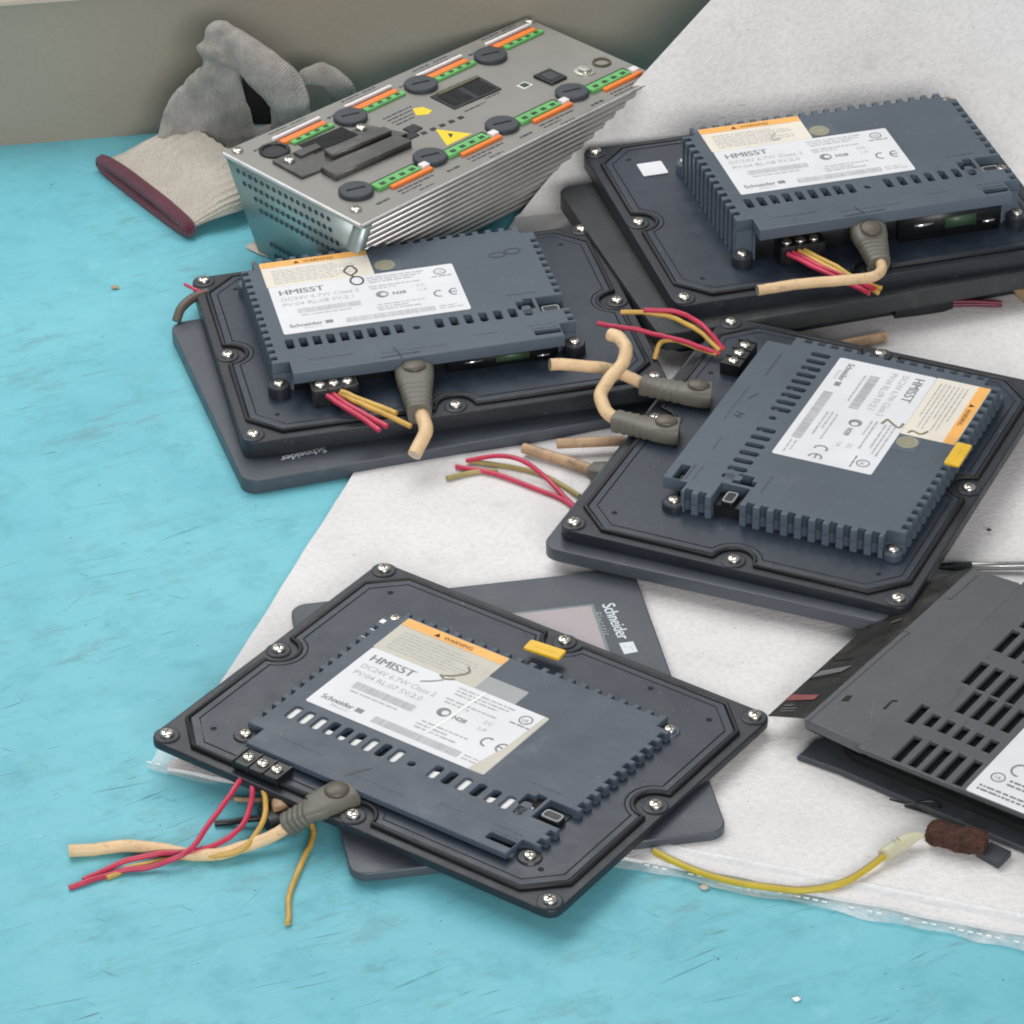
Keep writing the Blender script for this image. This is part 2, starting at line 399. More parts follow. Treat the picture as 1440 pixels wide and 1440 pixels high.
def text(bm, s, x, y, size, z, mi=0, bold=0., rot=0., sx=1., align='LEFT', spacing=1., mx=None):
    if bold > .055:
        for k in range(3): text(bm, s, x+(k-1)*bold*1.6, y, size, z+k*.004, mi, 0, rot, sx, align, spacing, mx)
        return
    bold = 0
    cd = bpy.data.curves.new('tmp', 'FONT'); cd.body = s; cd.size = size; cd.offset = bold; cd.resolution_u = 3
    cd.align_x = align; cd.space_character = spacing
    o = bpy.data.objects.new('tmp', cd); COL.objects.link(o)
    dg = bpy.context.evaluated_depsgraph_get(); me = bpy.data.meshes.new_from_object(o.evaluated_get(dg))
    bpy.data.objects.remove(o); bpy.data.curves.remove(cd)
    me.transform((mx or Matrix.Identity(4)) @ Matrix.Translation((x, y, z)) @ Matrix.Rotation(rot, 4, 'Z') @ Matrix.Diagonal((sx, 1, 1, 1)))
    me.polygons.foreach_set('material_index', [mi]*len(me.polygons))
    bm.from_mesh(me); bpy.data.meshes.remove(me)
def microtext(bm, x, y, w, h, z, mi=0, seed=0, mx=None):
    """line of print too small to read: uneven word-length dashes"""
    rd = random.Random(seed); e = x+w
    while x < e-.4:
        l = min(rd.uniform(.8, 3.4), e-x)
        p = [Vector(q) for q in ((x, y, z), (x+l, y, z), (x+l, y+h, z), (x, y+h, z))]
        if mx: p = [mx @ q for q in p]
        quad(bm, p, mi); x += l+rd.uniform(.35, .7)
def barcode(bm, x0, x1, y0, y1, z, mi, seed):
    rd = random.Random(seed); x = x0
    while x < x1:
        w = rd.choice((.18, .22, .34, .5)); quad(bm, [(x, y0, z), (min(x+w, x1), y0, z), (min(x+w, x1), y1, z), (x, y1, z)], mi)
        x += w+rd.choice((.16, .2, .3))

# ------------------------------------------------------------------ setting: bench top, wall
bm = bmesh.new()
prism(bm, [(-420, 850), (420, 850), (420, 1900), (-420, 1900)], -25, 0)
tag(obj('table_top', bm, 'table', smooth=0), kind='structure', label='scuffed cyan painted work bench top', )

wa = at(0, 205, 0)                                   # foot of the wall
wd = Vector((1, .13, 0)).normalized(); wn = Vector((-wd.y, wd.x, 0))
WM = Matrix((wd, wn, Vector((0, 0, 1)))).transposed().to_4x4(); WM.translation = wa
bm = bmesh.new()
prof = [(0, 0), (0, 64.5), (-1.3, 65), (-1.6, 66.2), (-1, 67.6), (2, 68), (7, 68), (7, 0)]      # folded sheet with a rolled lip
lo = [bm.verts.new(WM @ Vector((-250, y, z))) for y, z in prof]; hi = [bm.verts.new(WM @ Vector((750, y, z))) for y, z in prof]
for i in range(len(prof)):
    j = (i+1) % len(prof); bm.faces.new((lo[i], lo[j], hi[j], hi[i]))
bm.faces.new(lo[::-1]); bm.faces.new(hi)
wall = tag(obj('wall', bm, 'wall', smooth=30), kind='structure', label='low grey green painted sheet steel wall behind the bench')
bm = bmesh.new(); box(bm, -250, 750, 7.5, 260, 40, 62, mx=WM)
tag(obj('ledge', bm, 'ledge', wall), None)

# ------------------------------------------------------------------ foam sheet with its clear film
def foam_sheet():
    e_l0, e_l1 = at(235, 1080, 2), at(724, 307, 2)
    e_b1 = at(1700, 1362, 2)
    bend0, bend1 = e_l1, at(1560, 222, 2)             # where the sheet turns up against the wall
    nx, ny = 110, 110
    bm = bmesh.new(); rows = []
    rd = random.Random(3)
    for j in range(ny+1):
        v = j/ny; row = []
        for i in range(nx+1):
            u = i/nx
            a = e_l0.lerp(e_b1, u); b = bend0.lerp(bend1, u); p = a.lerp(b, v)
            # uneven hem and slight waviness of the edge
            if j == 0: p += Vector((0, .35*math.sin(i*.35)+.25*math.sin(i*.83), 0))
            if i == 0: p += Vector((.15*math.sin(j*.3)+.1*math.sin(j*.77), 0, 0))
            w = .45*math.sin(p.x*.045+p.y*.02)*math.sin(p.y*.037-p.x*.013)+.25*math.sin(p.x*.11+1)*math.sin(p.y*.09)
            row.append(bm.verts.new((p.x, p.y, 2.1+w*min(1, 4*v+.25, 4*u+.25))))
        rows.append(row)
    nz = 26
    for k in range(1, nz+1):
        s = k/nz; row = []
        for i in range(nx+1):
            u = i/nx; b = bend0.lerp(bend1, u)
            xpx = 724+(1560-724)*u
            top = min(104., 74*max(0., (xpx-728)/285))+.01*k
            z = top*s
            lean = .55*z+7*(1-math.exp(-z/12))
            w = (.55*math.sin(b.x*.04+z*.06)+.3*math.sin(b.x*.11-z*.09))*min(1, z/20)
            row.append(bm.verts.new((b.x+.04*z, b.y+lean+w, 2.1+z)))
        rows.append(row)
    for r1, r2 in zip(rows, rows[1:]):
        for i in range(nx): bm.faces.new((r1[i], r1[i+1], r2[i+1], r2[i]))
    bmesh.ops.remove_doubles(bm, verts=bm.verts, dist=.02)
    bmesh.ops.solidify(bm, geom=bm.faces[:], thickness=1.6)
    o = obj('foam_sheet', bm, 'foam', smooth=60)
    tag(o, 'white dimpled packing foam sheet lying on the cyan bench and curling up at the wall', 'packing foam')
    # clear film showing beyond the hem
    bm = bmesh.new(); rows = []
    p0, p1 = at(215, 1068, .6), at(1700, 1362, .6); d = (p1-p0).normalized(); nrm = Vector((d.y, -d.x, 0))
    for i in range(141):
        t = i/140; p = p0.lerp(p1, t); row = []
        wid = 5.8+2.2*t*2+.5*math.sin(i*.33)+.4*math.sin(i*.91)
        for k in range(7):
            q = p-nrm*6+nrm*(wid+6)*k/6
            row.append(bm.verts.new((q.x, q.y, .25+1.1*abs(math.sin(i*.21+k*.8))*(k/6) + (2.6 if k == 0 else 2.2 if k == 1 else .6 if k == 2 else 0))))
        rows.append(row)
    for r1, r2 in zip(rows, rows[1:]):
        for k in range(6): bm.faces.new((r1[k], r1[k+1], r2[k+1], r2[k]))
    f = obj('plastic_film', bm, 'film', o)
    bm = bmesh.new()                                   # heat seal of the film; its broken glints drawn as white dashes
    rd = random.Random(11)
    for i in range(120):
        t = i/120; p = p0.lerp(p1, t)
        wid = 3.0+2.2*t*2
        if rd.random() < .6:
            q = p+nrm*wid; box(bm, -.9, .9, -.22, .22, 0, .3, mx=Matrix.Translation((q.x, q.y, 1.45)) @ Matrix.Rotation(math.atan2(d.y, d.x), 4, 'Z'))
    obj('film_seam', bm, 'liner', f)
foam_sheet()

# ------------------------------------------------------------------ shared small parts
def screw_mesh(r=2.4, h=1.4, ang=30):
    bm = bmesh.new()
    lathe(bm, [(r, 0), (r, h*.45), (r*.93, h*.75), (r*.72, h*.95), (r*.4, h*1.05), (0, h*1.08)], 18, 0)
    for a in (ang, ang+90):
        box(bm, -r*.58, r*.58, -r*.13, r*.13, h*.9, h*1.12, 1, Matrix.Rotation(R(a), 4, 'Z'))
    me = finish(bm, 40); me.materials.append(M['steel']); me.materials.append(M['slot']); return me
SCREWS = [screw_mesh(ang=a) for a in (15, 48, 75)]
SMALL_SCREWS = [screw_mesh(2.1, 1.3, a) for a in (25, 70)]
TERM_SCREW = screw_mesh(2.1, 1.2, 40)
def put(name, me, parent, loc, rotz=0, label=None):
    o = bpy.data.objects.new(name, me); COL.objects.link(o); o.parent = parent
    o.location = Vector(loc)*S; o.rotation_euler = (0, 0, rotz)
    if label: o['label'] = label
    return o

HW, HH = 77.0, 61.13                                  # screw pattern of the mounting plate (half)
def gasket_outline(off):
    """rectangle with cut corners and a half-round bay inward at every middle screw"""
    a, b, c, r = HW+.8-off, HH+.8-off, 11.5-off*.4, 7.2+off*.7
    out = []
    def bay(cx, cy, a0, sgn=1):
        return [(cx+r*math.cos(R(a0+180*i/8)), cy+r*math.sin(R(a0+180*i/8))) for i in range(9)]
    def side(p, q, mid, inward):
        d = Vector((q[0]-p[0], q[1]-p[1])).normalized(); nn = Vector(inward)
        dist = Vector((mid[0]-p[0], mid[1]-p[1])).dot(nn)   # screw lies this far inward of the side
        half = math.sqrt(max(1, r*r-dist*dist))
        pts = [p]; m0 = Vector(mid)
        a1 = math.atan2(-dist, -half); a2 = math.atan2(-dist, half)
        # sweep from along=-half to +half on the inward side
        A1 = math.pi+math.atan2(dist, half) if False else None
        for i in range(11):
            th = math.pi*(1+0) - (math.pi)*i/10
            x = r*math.cos(th); y = r*math.sin(th)
            if i == 0: x, y = -half, -dist
            if i == 10: x, y = half, -dist
            pts.append(tuple(m0+d*x+nn*y))
        return pts
    out += side((-a+c, -b), (a-c, -b), (0, -HH), (0, 1))
    out += side((a, -b+c), (a, b-c), (HW, 0), (-1, 0)) if True else []
    out = [(-a+c, -b)]+out[1:12]+[(a-c, -b), (a, -b+c)]+out[13:24]+[(a, b-c)]
    out += [(a-c, b)]+side((a-c, b), (-a+c, b), (0, HH), (0, -1))[1:]+[(-a+c, b), (-a, b-c)]
    out += side((-a, b-c), (-a, -b+c), (-HW, 0), (1, 0))[1:]+[(-a, -b+c)]
    return out

def case_outline(x0, x1, y0, y1, depth=2.5, pitch=5.25, wn=2.75, usb=None, lower=0., corner=6.5, left=True):
    """plan of the rear case: toothed left, far and right edges, corner pockets for the screws"""
    p = []
    p += [(x0+corner, y0+lower), (x1-corner, y0+lower)]
    yb = y0+9.5
    p += [(x1-corner, yb), (x1, yb)]
    y = yb+1.2
    def up(yend):
        nonlocal y
        while y+wn < yend-1:
            p.extend([(x1, y), (x1-depth, y), (x1-depth, y+wn), (x1, y+wn)]); y += pitch
    if usb:
        up(usb[0]); p.extend([(x1, usb[0]), (x1-usb[2], usb[0]), (x1-usb[2], usb[1]), (x1, usb[1])]); y = usb[1]+2.2
    up(y1-corner)
    p += [(x1, y1-corner), (x1-corner*.8, y1-corner), (x1-corner*.8, y1)]
    x = x1-corner-1.5
    while x-wn > x0+corner:
        p.extend([(x, y1), (x, y1-depth), (x-wn, y1-depth), (x-wn, y1)]); x -= pitch
    p += [(x0+corner*.8, y1), (x0+corner*.8, y1-corner), (x0, y1-corner)]
    y = y1-corner-1.2
    while left and y-wn > yb+1:
        p.extend([(x0, y), (x0+depth, y), (x0+depth, y-wn), (x0, y-wn)]); y -= pitch
    p += [(x0, yb), (x0+corner, yb)]
    return p

def label_meshes(line='PV:04 RL:08 SV:2.0', seed=0):
    """printing of the rating label (73 x 37 mm) and of the warning label (42 x 20 mm)"""
    bm = bmesh.new(); z = .0
    text(bm, 'HMIS5T', 3.2, 30.4, 5.4, z, 0, .10, sx=1.0)
    text(bm, 'DC24V 6.7W Class 2', 3.2, 25.6, 3.6, z, 1, .03, sx=.98)
    text(bm, line, 3.2, 21.2, 3.6, z, 1, .03, sx=1.03)
    barcode(bm, 8, 33, 14.6, 18.3, z, 1, 1+seed); microtext(bm, 9, 12.6, 20, .7, z, 1, 2)
    text(bm, 'Schneider', 3, 4.4, 3.6, z, 0, .06, sx=.9)
    text(bm, 'Electric', 8.5, 2.4, 1.9, z, 1, 0, spacing=1.2); quad(bm, [(17.0, 4.3, z), (20, 4.3, z), (20, 6.6, z), (17.0, 6.6, z)], 0)
    barcode(bm, 25, 60, 2.6, 6.2, z, 1, 4+seed); microtext(bm, 61.5, 3.2, 9, .6, z, 1, 5); microtext(bm, 61.5, 5, 7.5, .6, z, 1, 6)
    for k, (yy, w) in enumerate(((34.4, 26), (32.6, 24), (30.8, 20), (27.2, 23), (25.4, 12), (12.4, 21), (10.4, 15), (8.6, 19))):
        microtext(bm, 38+(k % 3)*.4, yy, w*.88, .75, z, 1, 20+k)
    solid([circle(42, 20.6, 2.5, 18), circle(42.6, 20.6, 1.35, 14)], -.02, .02, 0, 0, bm)
    text(bm, 'N28', 46, 19.2, 3.0, z, 0, .08); text(bm, '1:A', 56, 19.2, 2.8, z, 1, .02); text(bm, '2:C', 56, 23, 2.6, z, 1, .02)
    # CE mark drawn as two open rings
    for cx in (63.6, 69.6):
        ribbon(bm, [(cx+2.0*math.cos(R(a)), 15.2+2.3*math.sin(R(a))) for a in range(62, 300, 17)], .75, z, 0, 2)
    quad(bm, [(67.5, 14.9, z), (70.6, 14.9, z), (70.6, 15.55, z), (67.5, 15.55, z)], 0)
    # listing mark
    solid([circle(67, 32.3, 2.5, 18), circle(67, 32.3, 2.0, 18)], -.02, .02, 0, 0, bm)
    text(bm, 'UL', 65.7, 31.3, 2.3, z, 0, .04); microtext(bm, 63, 28.4, 8, .6, z, 0, 33)
    a = finish(bm, 0); a.materials.append(M['ink']); a.materials.append(M['ink_pale'])
    bm = bmesh.new()
    for k in range(7): microtext(bm, 3.5, 12.6-k*1.7, 33 if k % 3 else 25, .55, z, 1, 50+k)
    b = finish(bm, 0); b.materials.append(M['ink']); b.materials.append(M['ink_pale'])
    bm = bmesh.new()
    text(bm, 'WARNING', 17, 16.9, 2.5, z, 0, .05); prism(bm, [(13.2, 16.9), (15.6, 16.9), (14.4, 18.9)], -.01, .02, 0)
    c = finish(bm, 0); c.materials.append(M['rust']); return a, b, c
PRINTS = {'A': label_meshes('PV:04 RL:07 SV:2.0', 1), 'B': label_meshes('PV:04 RL:08 SV:2.1', 2), 'C': label_meshes('PV:04 RL:08 SV:2.0', 3), 'D': label_meshes('PV:04 RL:09 SV:2.1', 4)}

POSE = {   # surveyed centre (mm), turn, tilt x, tilt y of each mounting plate
 'A': ((-18.108, 1107.447, 11.023), -0.6151214, 0.0024987, 0.0263542),
 'B': ((-32.752, 1367.469, 14.870), 0.2042480, -0.0049613, -0.0202280),
 'C': ((127.148, 1448.176, 26.009), 0.2569423, 0.0189670, 0.0060890),
 'D': ((109.557, 1266.097, 17.098), -1.9982000, 0.0079714, 0.0091177)}
def pose(k):
    c, yaw, tx, ty = POSE[k]
    th = math.hypot(tx, ty)
    return Vector(c), Matrix.Rotation(th, 3, Vector((tx, ty, 0))) @ Matrix.Rotation(yaw, 3, 'Z')
def to_local(k, p):
    c, rt = pose(k); return rt.transposed() @ (Vector(p)-c)
def lp(k, px, py, h):
    """local point of plate k at height h above it seen at the photo pixel"""
    c, rt = pose(k); i = rt.transposed(); d = i @ (cr*((px-720)/F) - cu*((py-720)/F) + fw); o = i @ (O-c)
    return o+d*((h-o.z)/d.z)

def cable_obj(name, m_, pts, r, parent, cut=True, label=None):
    from mathutils import noise as mnoise
    path = smooth_path(pts, 10)
    for i, p in enumerate(path):                       # hand-bent: never a perfect curve
        if i: path[i] = p+mnoise.noise_vector(p*.11)*.55*min(1, i/6)+mnoise.noise_vector(p*.3)*.18
    bm = bmesh.new(); tube(bm, path, r, 1, 10, 0, smooth=False, caps=1 if cut else None)
    o = obj(name, bm, [m_, 'copper'], parent, 50)
    if label: o['label'] = label
    return o
def plug(parent, head, mid, tail, w0, h0, w1, up=Vector((0, 0, 1)), label=None):
    """moulded network plug: broad head, waist, ribbed boot"""
    head, mid, tail = Vector(head), Vector(mid), Vector(tail)
    path, dims = [], []
    for i in range(7):
        t = i/6; path.append(head.lerp(mid, t)); q = 1-.05*t-.12*t*t
        if i == 0: q *= .94
        dims.append((w0*q*.93, h0*q*.93))
    nb = 16; we = dims[-1][0]; he = dims[-1][1]
    for i in range(1, nb+1):
        t = i/nb; path.append(mid.lerp(tail, t)); rb = .9 if (i % 3 == 1 and i < nb) else 1.
        dims.append(((we+(w1-we)*t)*rb, (he+(w1*.95-he)*t)*rb))
    bm = bmesh.new(); loft(bm, path, dims, up, 20, 3.2)
    o = obj('network_plug', bm, 'boot', parent, 45)
    bm = bmesh.new(); d = (mid-head).normalized(); s = d.cross(up).normalized(); n = s.cross(d)
    mx = Matrix((d, s, n)).transposed().to_4x4(); mx.translation = head+d*5+n*(h0*.46)
    lathe(bm, [(1, 0), (1, .25), (.8, .8), (0, 1)], 18, 0, mx @ Matrix.Diagonal((4.2, w0*.27, 1.3, 1)))
    obj('latch', bm, 'latch', o, 50)
    if label: o['label'] = label
    return o

def strokes(name, parent, z, curves, m_='pen', w=.5):
    bm = bmesh.new()
    for c in curves: ribbon(bm, c, w, z)
    return obj(name, bm, m_, parent, 0)

def rear_housing(k, label, hole, sv, h, t, case='case', depth=2.5, white_inside=False, warn='cream_label', usb=True):
    c, rt = pose(k); LABEL_PRINT, WARN_PRINT, HEAD_PRINT = PRINTS[k]
    root = thing('panel_housing', label, 'panel housing', c, rt, 'rear housings of operator panels')
    ex = 4.6
    bm = solid([rrect(-HW-ex, HW+ex, -HH-ex, HH+ex, 4.5)], -t, 0, .5)
    for i, (sx, sy) in enumerate(((-1, -1), (0, -1), (1, -1), (1, 0), (1, 1), (0, 1), (-1, 1), (-1, 0))):   # bosses
        lathe(bm, [(4.4, -.2), (4.4, .35), (3.9, .6), (0, .6)], 18, 0, Matrix.Translation((sx*HW, sy*HH, 0)))
    plate = obj('mounting_plate', bm, 'plate', root)
    for i, (sx, sy) in enumerate(((-1, -1), (0, -1), (1, -1), (1, 0), (1, 1), (0, 1), (-1, 1), (-1, 0))):
        put('screw', SCREWS[i % 3], plate, (sx*HW, sy*HH, .55), i*.9)
    bm = solid([gasket_outline(1.5)], -.5, 1.0, .4)
    for (qx, qy) in ((-66, -50), (66, -50), (66, 50), (-66, 50), (-38, -54), (40, 54)):
        solid([circle(qx, qy, 1.1, 10)], .98, 1.06, 0, 1, bm)
    obj('cover_panel', bm, ['field', 'dark'], plate)
    bm = bmesh.new(); tube(bm, [(x, y, .55) for x, y in gasket_outline(.6)], .95, 1, 8, closed=True, smooth=False)
    obj('gasket', bm, 'rubber', plate, 60)
    bm = bmesh.new(); tube(bm, [(x, y, .95) for x, y in gasket_outline(4.2)], .28, 1, 6, closed=True, smooth=False)
    obj('groove', bm, 'rubber', plate, 60)
    # rear case
    hx, hy = hole
    x0, x1, y0, y1 = hx-58, hx+59.5, hy-21.5*sv, hy+69*sv
    zs = max(1.9, h-5.)
    us = (hy-1, hy+10, 11)
    low = bmesh.new()
    solid([case_outline(x0, x1, y0, y1, depth, usb=us, lower=8.5)], .9, zs, 0, 0, low)
    holes = []
    for i in range(9): cx = hx-49+i*5.3; holes.append(rrect(cx-1.45, cx+1.45, hy-2.9, hy+4.4, .9, 2))
    for i in range(7): cx = hx+9+i*5.75; holes.append(rrect(cx-1.45, cx+1.45, hy-2.7, hy+4.4, .9, 2))
    holes.append(circle(hx, hy, 1.35, 10))
    holes.append([(hx+40.5, hy+3), (hx+41.5, hy+2.2), (hx+47, hy+2.2), (hx+47, hy+10.5), (hx+43.5, hy+10.5), (hx+43.5, hy+8.6), (hx+40.5, hy+8.6)])
    holes.append(rrect(hx+42.5, hx+52.5, hy-18.6, hy-15.2, .5, 2))
    top = solid([case_outline(x0, x1, y0, y1, depth, usb=us)]+holes, zs, h, .35)
    merge(low, top)
    cs = obj('rear_case', low, case, root)
    # what is seen through the slots
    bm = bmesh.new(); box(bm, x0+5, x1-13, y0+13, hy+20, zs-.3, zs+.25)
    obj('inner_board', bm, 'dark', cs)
    if white_inside:
        bm = bmesh.new(); rd = random.Random(5)
        for i in range(16):
            cx = hx-49+i*5.3 if i < 9 else hx+9+(i-9)*5.75
            s = ((1, 1), (1, 1), (1, 1), (.55, 1), (.5, 1), (.8, 1), (1, 1), (0, 0), (1, 1), (.85, 1), (0, 0), (1, 1), (0, 0), (.7, 1), (1, .8), (1, .7))[i]
            if s[0]: prism(bm, [(cx-2.2, hy-4.2), (cx+2.2, hy-4.2), (cx+2.2, hy-4.2+8.6*s[0]), (cx-2.2, hy-4.2+8.6*s[0]*(.8 if i in (5, 9, 13) else 1))], h-1.9, h-1.1)
        obj('liner', bm, 'liner', cs); bm = bmesh.new()
        for a, b in ((0, 5.5), (7.6, 3.2), (13, 3.2)):
            yy = y1-7-a; box(bm, x0-.3, x0+2.2, yy-b, yy, 1.1, h-.5, bev=.4)
        obj('liner_edge', bm, 'liner', cs)
    else:
        bm = bmesh.new(); rd = random.Random(ord(k))
        for i in range(16):
            cx = hx-49+i*5.3 if i < 9 else hx+9+(i-9)*5.75
            kind = rd.choice((0, 1, 1, 2))
            if kind == 1: box(bm, cx-1.9, cx+1.9, hy-3.2, hy-1.0, zs, h-1.6)
            if kind == 2: box(bm, cx-.5, cx+2.2, hy-1.2, hy+.6, zs, h-2.0)
        obj('circuit_component', bm, 'tape', cs)
    # corner bosses with their screws
    for i, (bx, by) in enumerate(((x0+1.5, y0+6.2), (x1-1.5, y0+6.2), (x1-2.2, y1-3.3), (x0+2.2, y1-3.3))):
        bm = bmesh.new(); hb = min(h-2.5, 4 if h < 12 else 5.5)
        rb = 4.3 if i < 2 else 3.6
        lathe(bm, [(rb, .8), (rb-.1, hb-.5), (rb-.5, hb), (0, hb)], 20, 0, Matrix.Translation((bx, by, 0)))
        bo = obj('screw_boss', bm, 'plate' if i < 2 else 'case_shaded', cs); put('screw', SMALL_SCREWS[i % 2], bo, (bx, by, hb), i)
    # service port in its pocket
    bm = bmesh.new()
    box(bm, x1-11.2, x1-2.7, hy-1.2, hy+10.2, .9, max(1.5, h-4.2), 0)
    hp = max(1.5, h-4.2)
    solid([rrect(hx+49.4, hx+57.0, hy+1.6, hy+6.6, 1.3, 3)], hp, hp+1.9, .2, 0, bm)
    solid([rrect(hx+49.8, hx+56.6, hy+2.0, hy+6.2, 1.1, 3), rrect(hx+50.3, hx+56.1, hy+2.5, hy+5.7, .9, 3)], hp+1.7, hp+2.1, .08, 1, bm)
    obj('usb_port', bm, ['black', 'tape'], cs)
    # sockets in the recess under the near edge
    bm = bmesh.new(); zr = zs-.15
    if zr > 4:
        box(bm, hx+8, hx+50, y0+4.6, y0+9.4, 1.0, zr, 0)
        box(bm, hx+14, hx+22, y0+4.2, y0+4.7, zr*.45, zr*.6, 1); box(bm, hx+27, hx+40, y0+4.2, y0+4.7, zr*.35, zr*.7, 2); box(bm, hx+43, hx+48, y0+4.2, y0+4.7, zr*.3, zr*.42, 1)
    else: box(bm, hx+8, hx+50, y0+7.6, y0+9, 1.0, zr, 0)
    box(bm, x0+7.5, x1-7.5, y0+8.1, y0+8.7, 1.0, zs-.05, 3)  # dark strip along the recess back, its shade put into the colour
    obj('socket_strip', bm, ['black', 'chrome', 'pcb', 'rubber'], cs)
    # moulded lettering and seam lines on the case
    bm = bmesh.new(); z = h+.05
    microtext(bm, hx-44, hy-13.5, 18, .55, z, 0, 3); microtext(bm, hx-17, hy-16.2, 26, .35, z, 0, 4); microtext(bm, hx+20, hy-12.5, 9, .5, z, 0, 8)
    microtext(bm, hx+41, hy-11.5, 11, .5, z, 0, 6); quad(bm, [(hx+41.5, hy-14.2, z), (hx+52, hy-14.2, z), (hx+52, hy-13.6, z), (hx+41.5, hy-13.6, z)])
    microtext(bm, hx+38, hy+14, 12, .5, z, 0, 12)
    obj('moulded_marking', bm, 'field', cs, 0)
    # labels
    lx, ly = hx-50, hy+8*sv
    bm = bmesh.new(); solid([rrect(lx, lx+73, ly, ly+37.5*sv, .9, 3)], h-.05, h+.14, 0, 0, bm)
    lab = obj('rating_label', bm, 'white_label', root)
    o = put('lettering', LABEL_PRINT, lab, (lx, ly, h+.2)); o.scale = (1, sv, 1)
    wx, wy = hx-50.3, ly+37.5*sv+.1
    bm = bmesh.new(); solid([rrect(wx, wx+42.5, wy, wy+20.5*sv, .6, 2)], h-.05, h+.12, 0, 0, bm)
    wl = obj('warning_label', bm, warn, root)
    o = put('lettering', WARN_PRINT, wl, (wx, wy, h+.18)); o.scale = (1, sv, 1)
    bm = bmesh.new(); quad(bm, [(wx+.2, wy+16*sv, h+.19), (wx+42.3, wy+16*sv, h+.19), (wx+42.3, wy+20.3*sv, h+.19), (wx+.2, wy+20.3*sv, h+.19)])
    hd = obj('header_strip', bm, 'orange', wl, 0)
    o = put('header_lettering', HEAD_PRINT, wl, (wx, wy, h+.25)); o.scale = (1, sv, 1)
    return root, plate, cs, lab, wl, (x0, x1, y0, y1)

def round_sticker(root, u, v, h, tape=True):
    bm = bmesh.new()
    if tape: solid([rrect(u-6.5, u+6.5, v-4.6, v+4.6, .5, 2)], h-.02, h+.08, 0, 0, bm)
    solid([circle(u, v, 4.1, 24)], h+.05, h+.13, 0, 1, bm); solid([circle(u, v, 2.6, 20), circle(u, v, 2.2, 20)], h+.1, h+.16, 0, 2, bm)
    return obj('round_sticker', bm, ['case_shaded', 'sticker', 'ink'], root)
def yellow_tab(root, a, b, h):
    bm = bmesh.new(); a, b = Vector(a), Vector(b); d = (b-a).normalized(); L = (b-a).length
    mx = Matrix((d, Vector((-d.y, d.x, 0)), Vector((0, 0, 1)))).transposed().to_4x4(); mx.translation = a
    solid([rrect(0, L, -2.9, 2.9, .8, 3)], h-.5, h+.7, .3, 0, bm); box(bm, L*.25, L*.8, -.5, .3, h+.6, h+.85, 0); bm.transform(mx)
    return obj('yellow_tab', bm, 'yellow_tab', root)
def terminal(root, k, pxs, h, dep=8, face=True):
    """three-way screw terminal; pxs are where the outer screws were seen"""
    a, b = lp(k, *pxs[0], h), lp(k, *pxs[1], h); mid = (a+b)/2; L = (b-a).length
    bm = bmesh.new(); box(bm, mid.x-L/2-3.2, mid.x+L/2+3.2, mid.y-dep*.55, mid.y+dep*.55, 1.0, h-.6, 0, bev=.4)
    for i in range(4):
        xx = mid.x-L/2-3.2+i*(L+6.4)/3; box(bm, xx-.35, xx+.35, mid.y-dep*.57, mid.y+dep*.5, 1, h-.1, 0)
    if h > 4.5:
        for i in range(3): box(bm, mid.x-L/2+i*L/2-1.5, mid.x-L/2+i*L/2+1.5, mid.y-dep*.57, mid.y-dep*.5, 1.4, h-2.2, 1)
    tb = obj('terminal_block', bm, ['black', 'dark'], root)
    for i in range(3): put('screw', TERM_SCREW, tb, (mid.x-L/2+i*L/2, mid.y, h-.7), i*1.1)
    return mid, L, dep
def wpts(k, *pts):
    """seen points (px, py, height above bench) into the frame of plate k"""
    return [to_local(k, at(*p)) for p in pts]

# ------------------------------------------------------------------ housing in front (A) on its display
h = 4.2
AX, AY = 1.75, -31.2
root, plate, cs, lab, wl, ext = rear_housing('A', 'front rear housing with white slots, a creased label and wires trailing on the cyan bench', (AX, AY), 1.03, h, 3.2, case='case_shaded', depth=2.1, white_inside=True, warn='old_label')
mid, L, dep = terminal(root, 'A', ((350, 1063), (389, 1081)), 4.2)
for nm, m_, pts in (('wire', 'red_wire', [(347, 1078, 11), (333, 1103, 12), (300, 1150, 9), (262, 1198, 5), (215, 1218, 2), (160, 1228, 1.2), (98, 1247, 1.1)]),
                    ('wire', 'red_wire', [(348, 1078, 11), (354, 1105, 11), (350, 1140, 7), (325, 1175, 4), (280, 1194, 4), (215, 1201, 3), (165, 1216, 1.4), (118, 1237, 1.1)]),
                    ('wire', 'yellow_wire', [(359, 1084, 11), (369, 1110, 11), (371, 1150, 7), (345, 1190, 4.5), (305, 1203, 3), (250, 1205, 1.4), (200, 1216, 1.1), (150, 1234, 1.1)]),
                    ('wire', 'yellow_wire', [(366, 1090, 11), (392, 1108, 9), (418, 1133, 6), (438, 1160, 3), (438, 1182, 1.4), (424, 1215, 1.1), (408, 1255, 1.1), (404, 1299, 1.1)])):
    cable_obj(nm, m_, wpts('A', *pts), .95, root, False)
plug(root, lp('A', 492, 1114, 1.2), lp('A', 440, 1137, .8), to_local('A', at(404, 1160, 6.5)), 14.5, 7, 8)
cable_obj('cable', 'beige', wpts('A', (412, 1155, 6.5), (390, 1172, 5.5), (345, 1190, 3.2), (290, 1202, 2.3), (235, 1195, 2.3), (175, 1190, 2.3), (96, 1198, 2.3)), 2.15, root)
yellow_tab(root, lp('A', 741, 915, 2.5), lp('A', 791, 931, 2.5), 2.5)
a, b = lp('A', 729, 955, h), lp('A', 716, 975, h)
bm = bmesh.new(); solid([rrect(-4.5, 13.5, 45.2, 55, .6, 2)], h-.02, h+.1, 0, 0, bm); bm.transform(Matrix.Translation((AX-3.2, AY, 0)) @ Matrix.Translation((-1.5, .5, 0)))
obj('grey_tape', bm, 'tape', root)
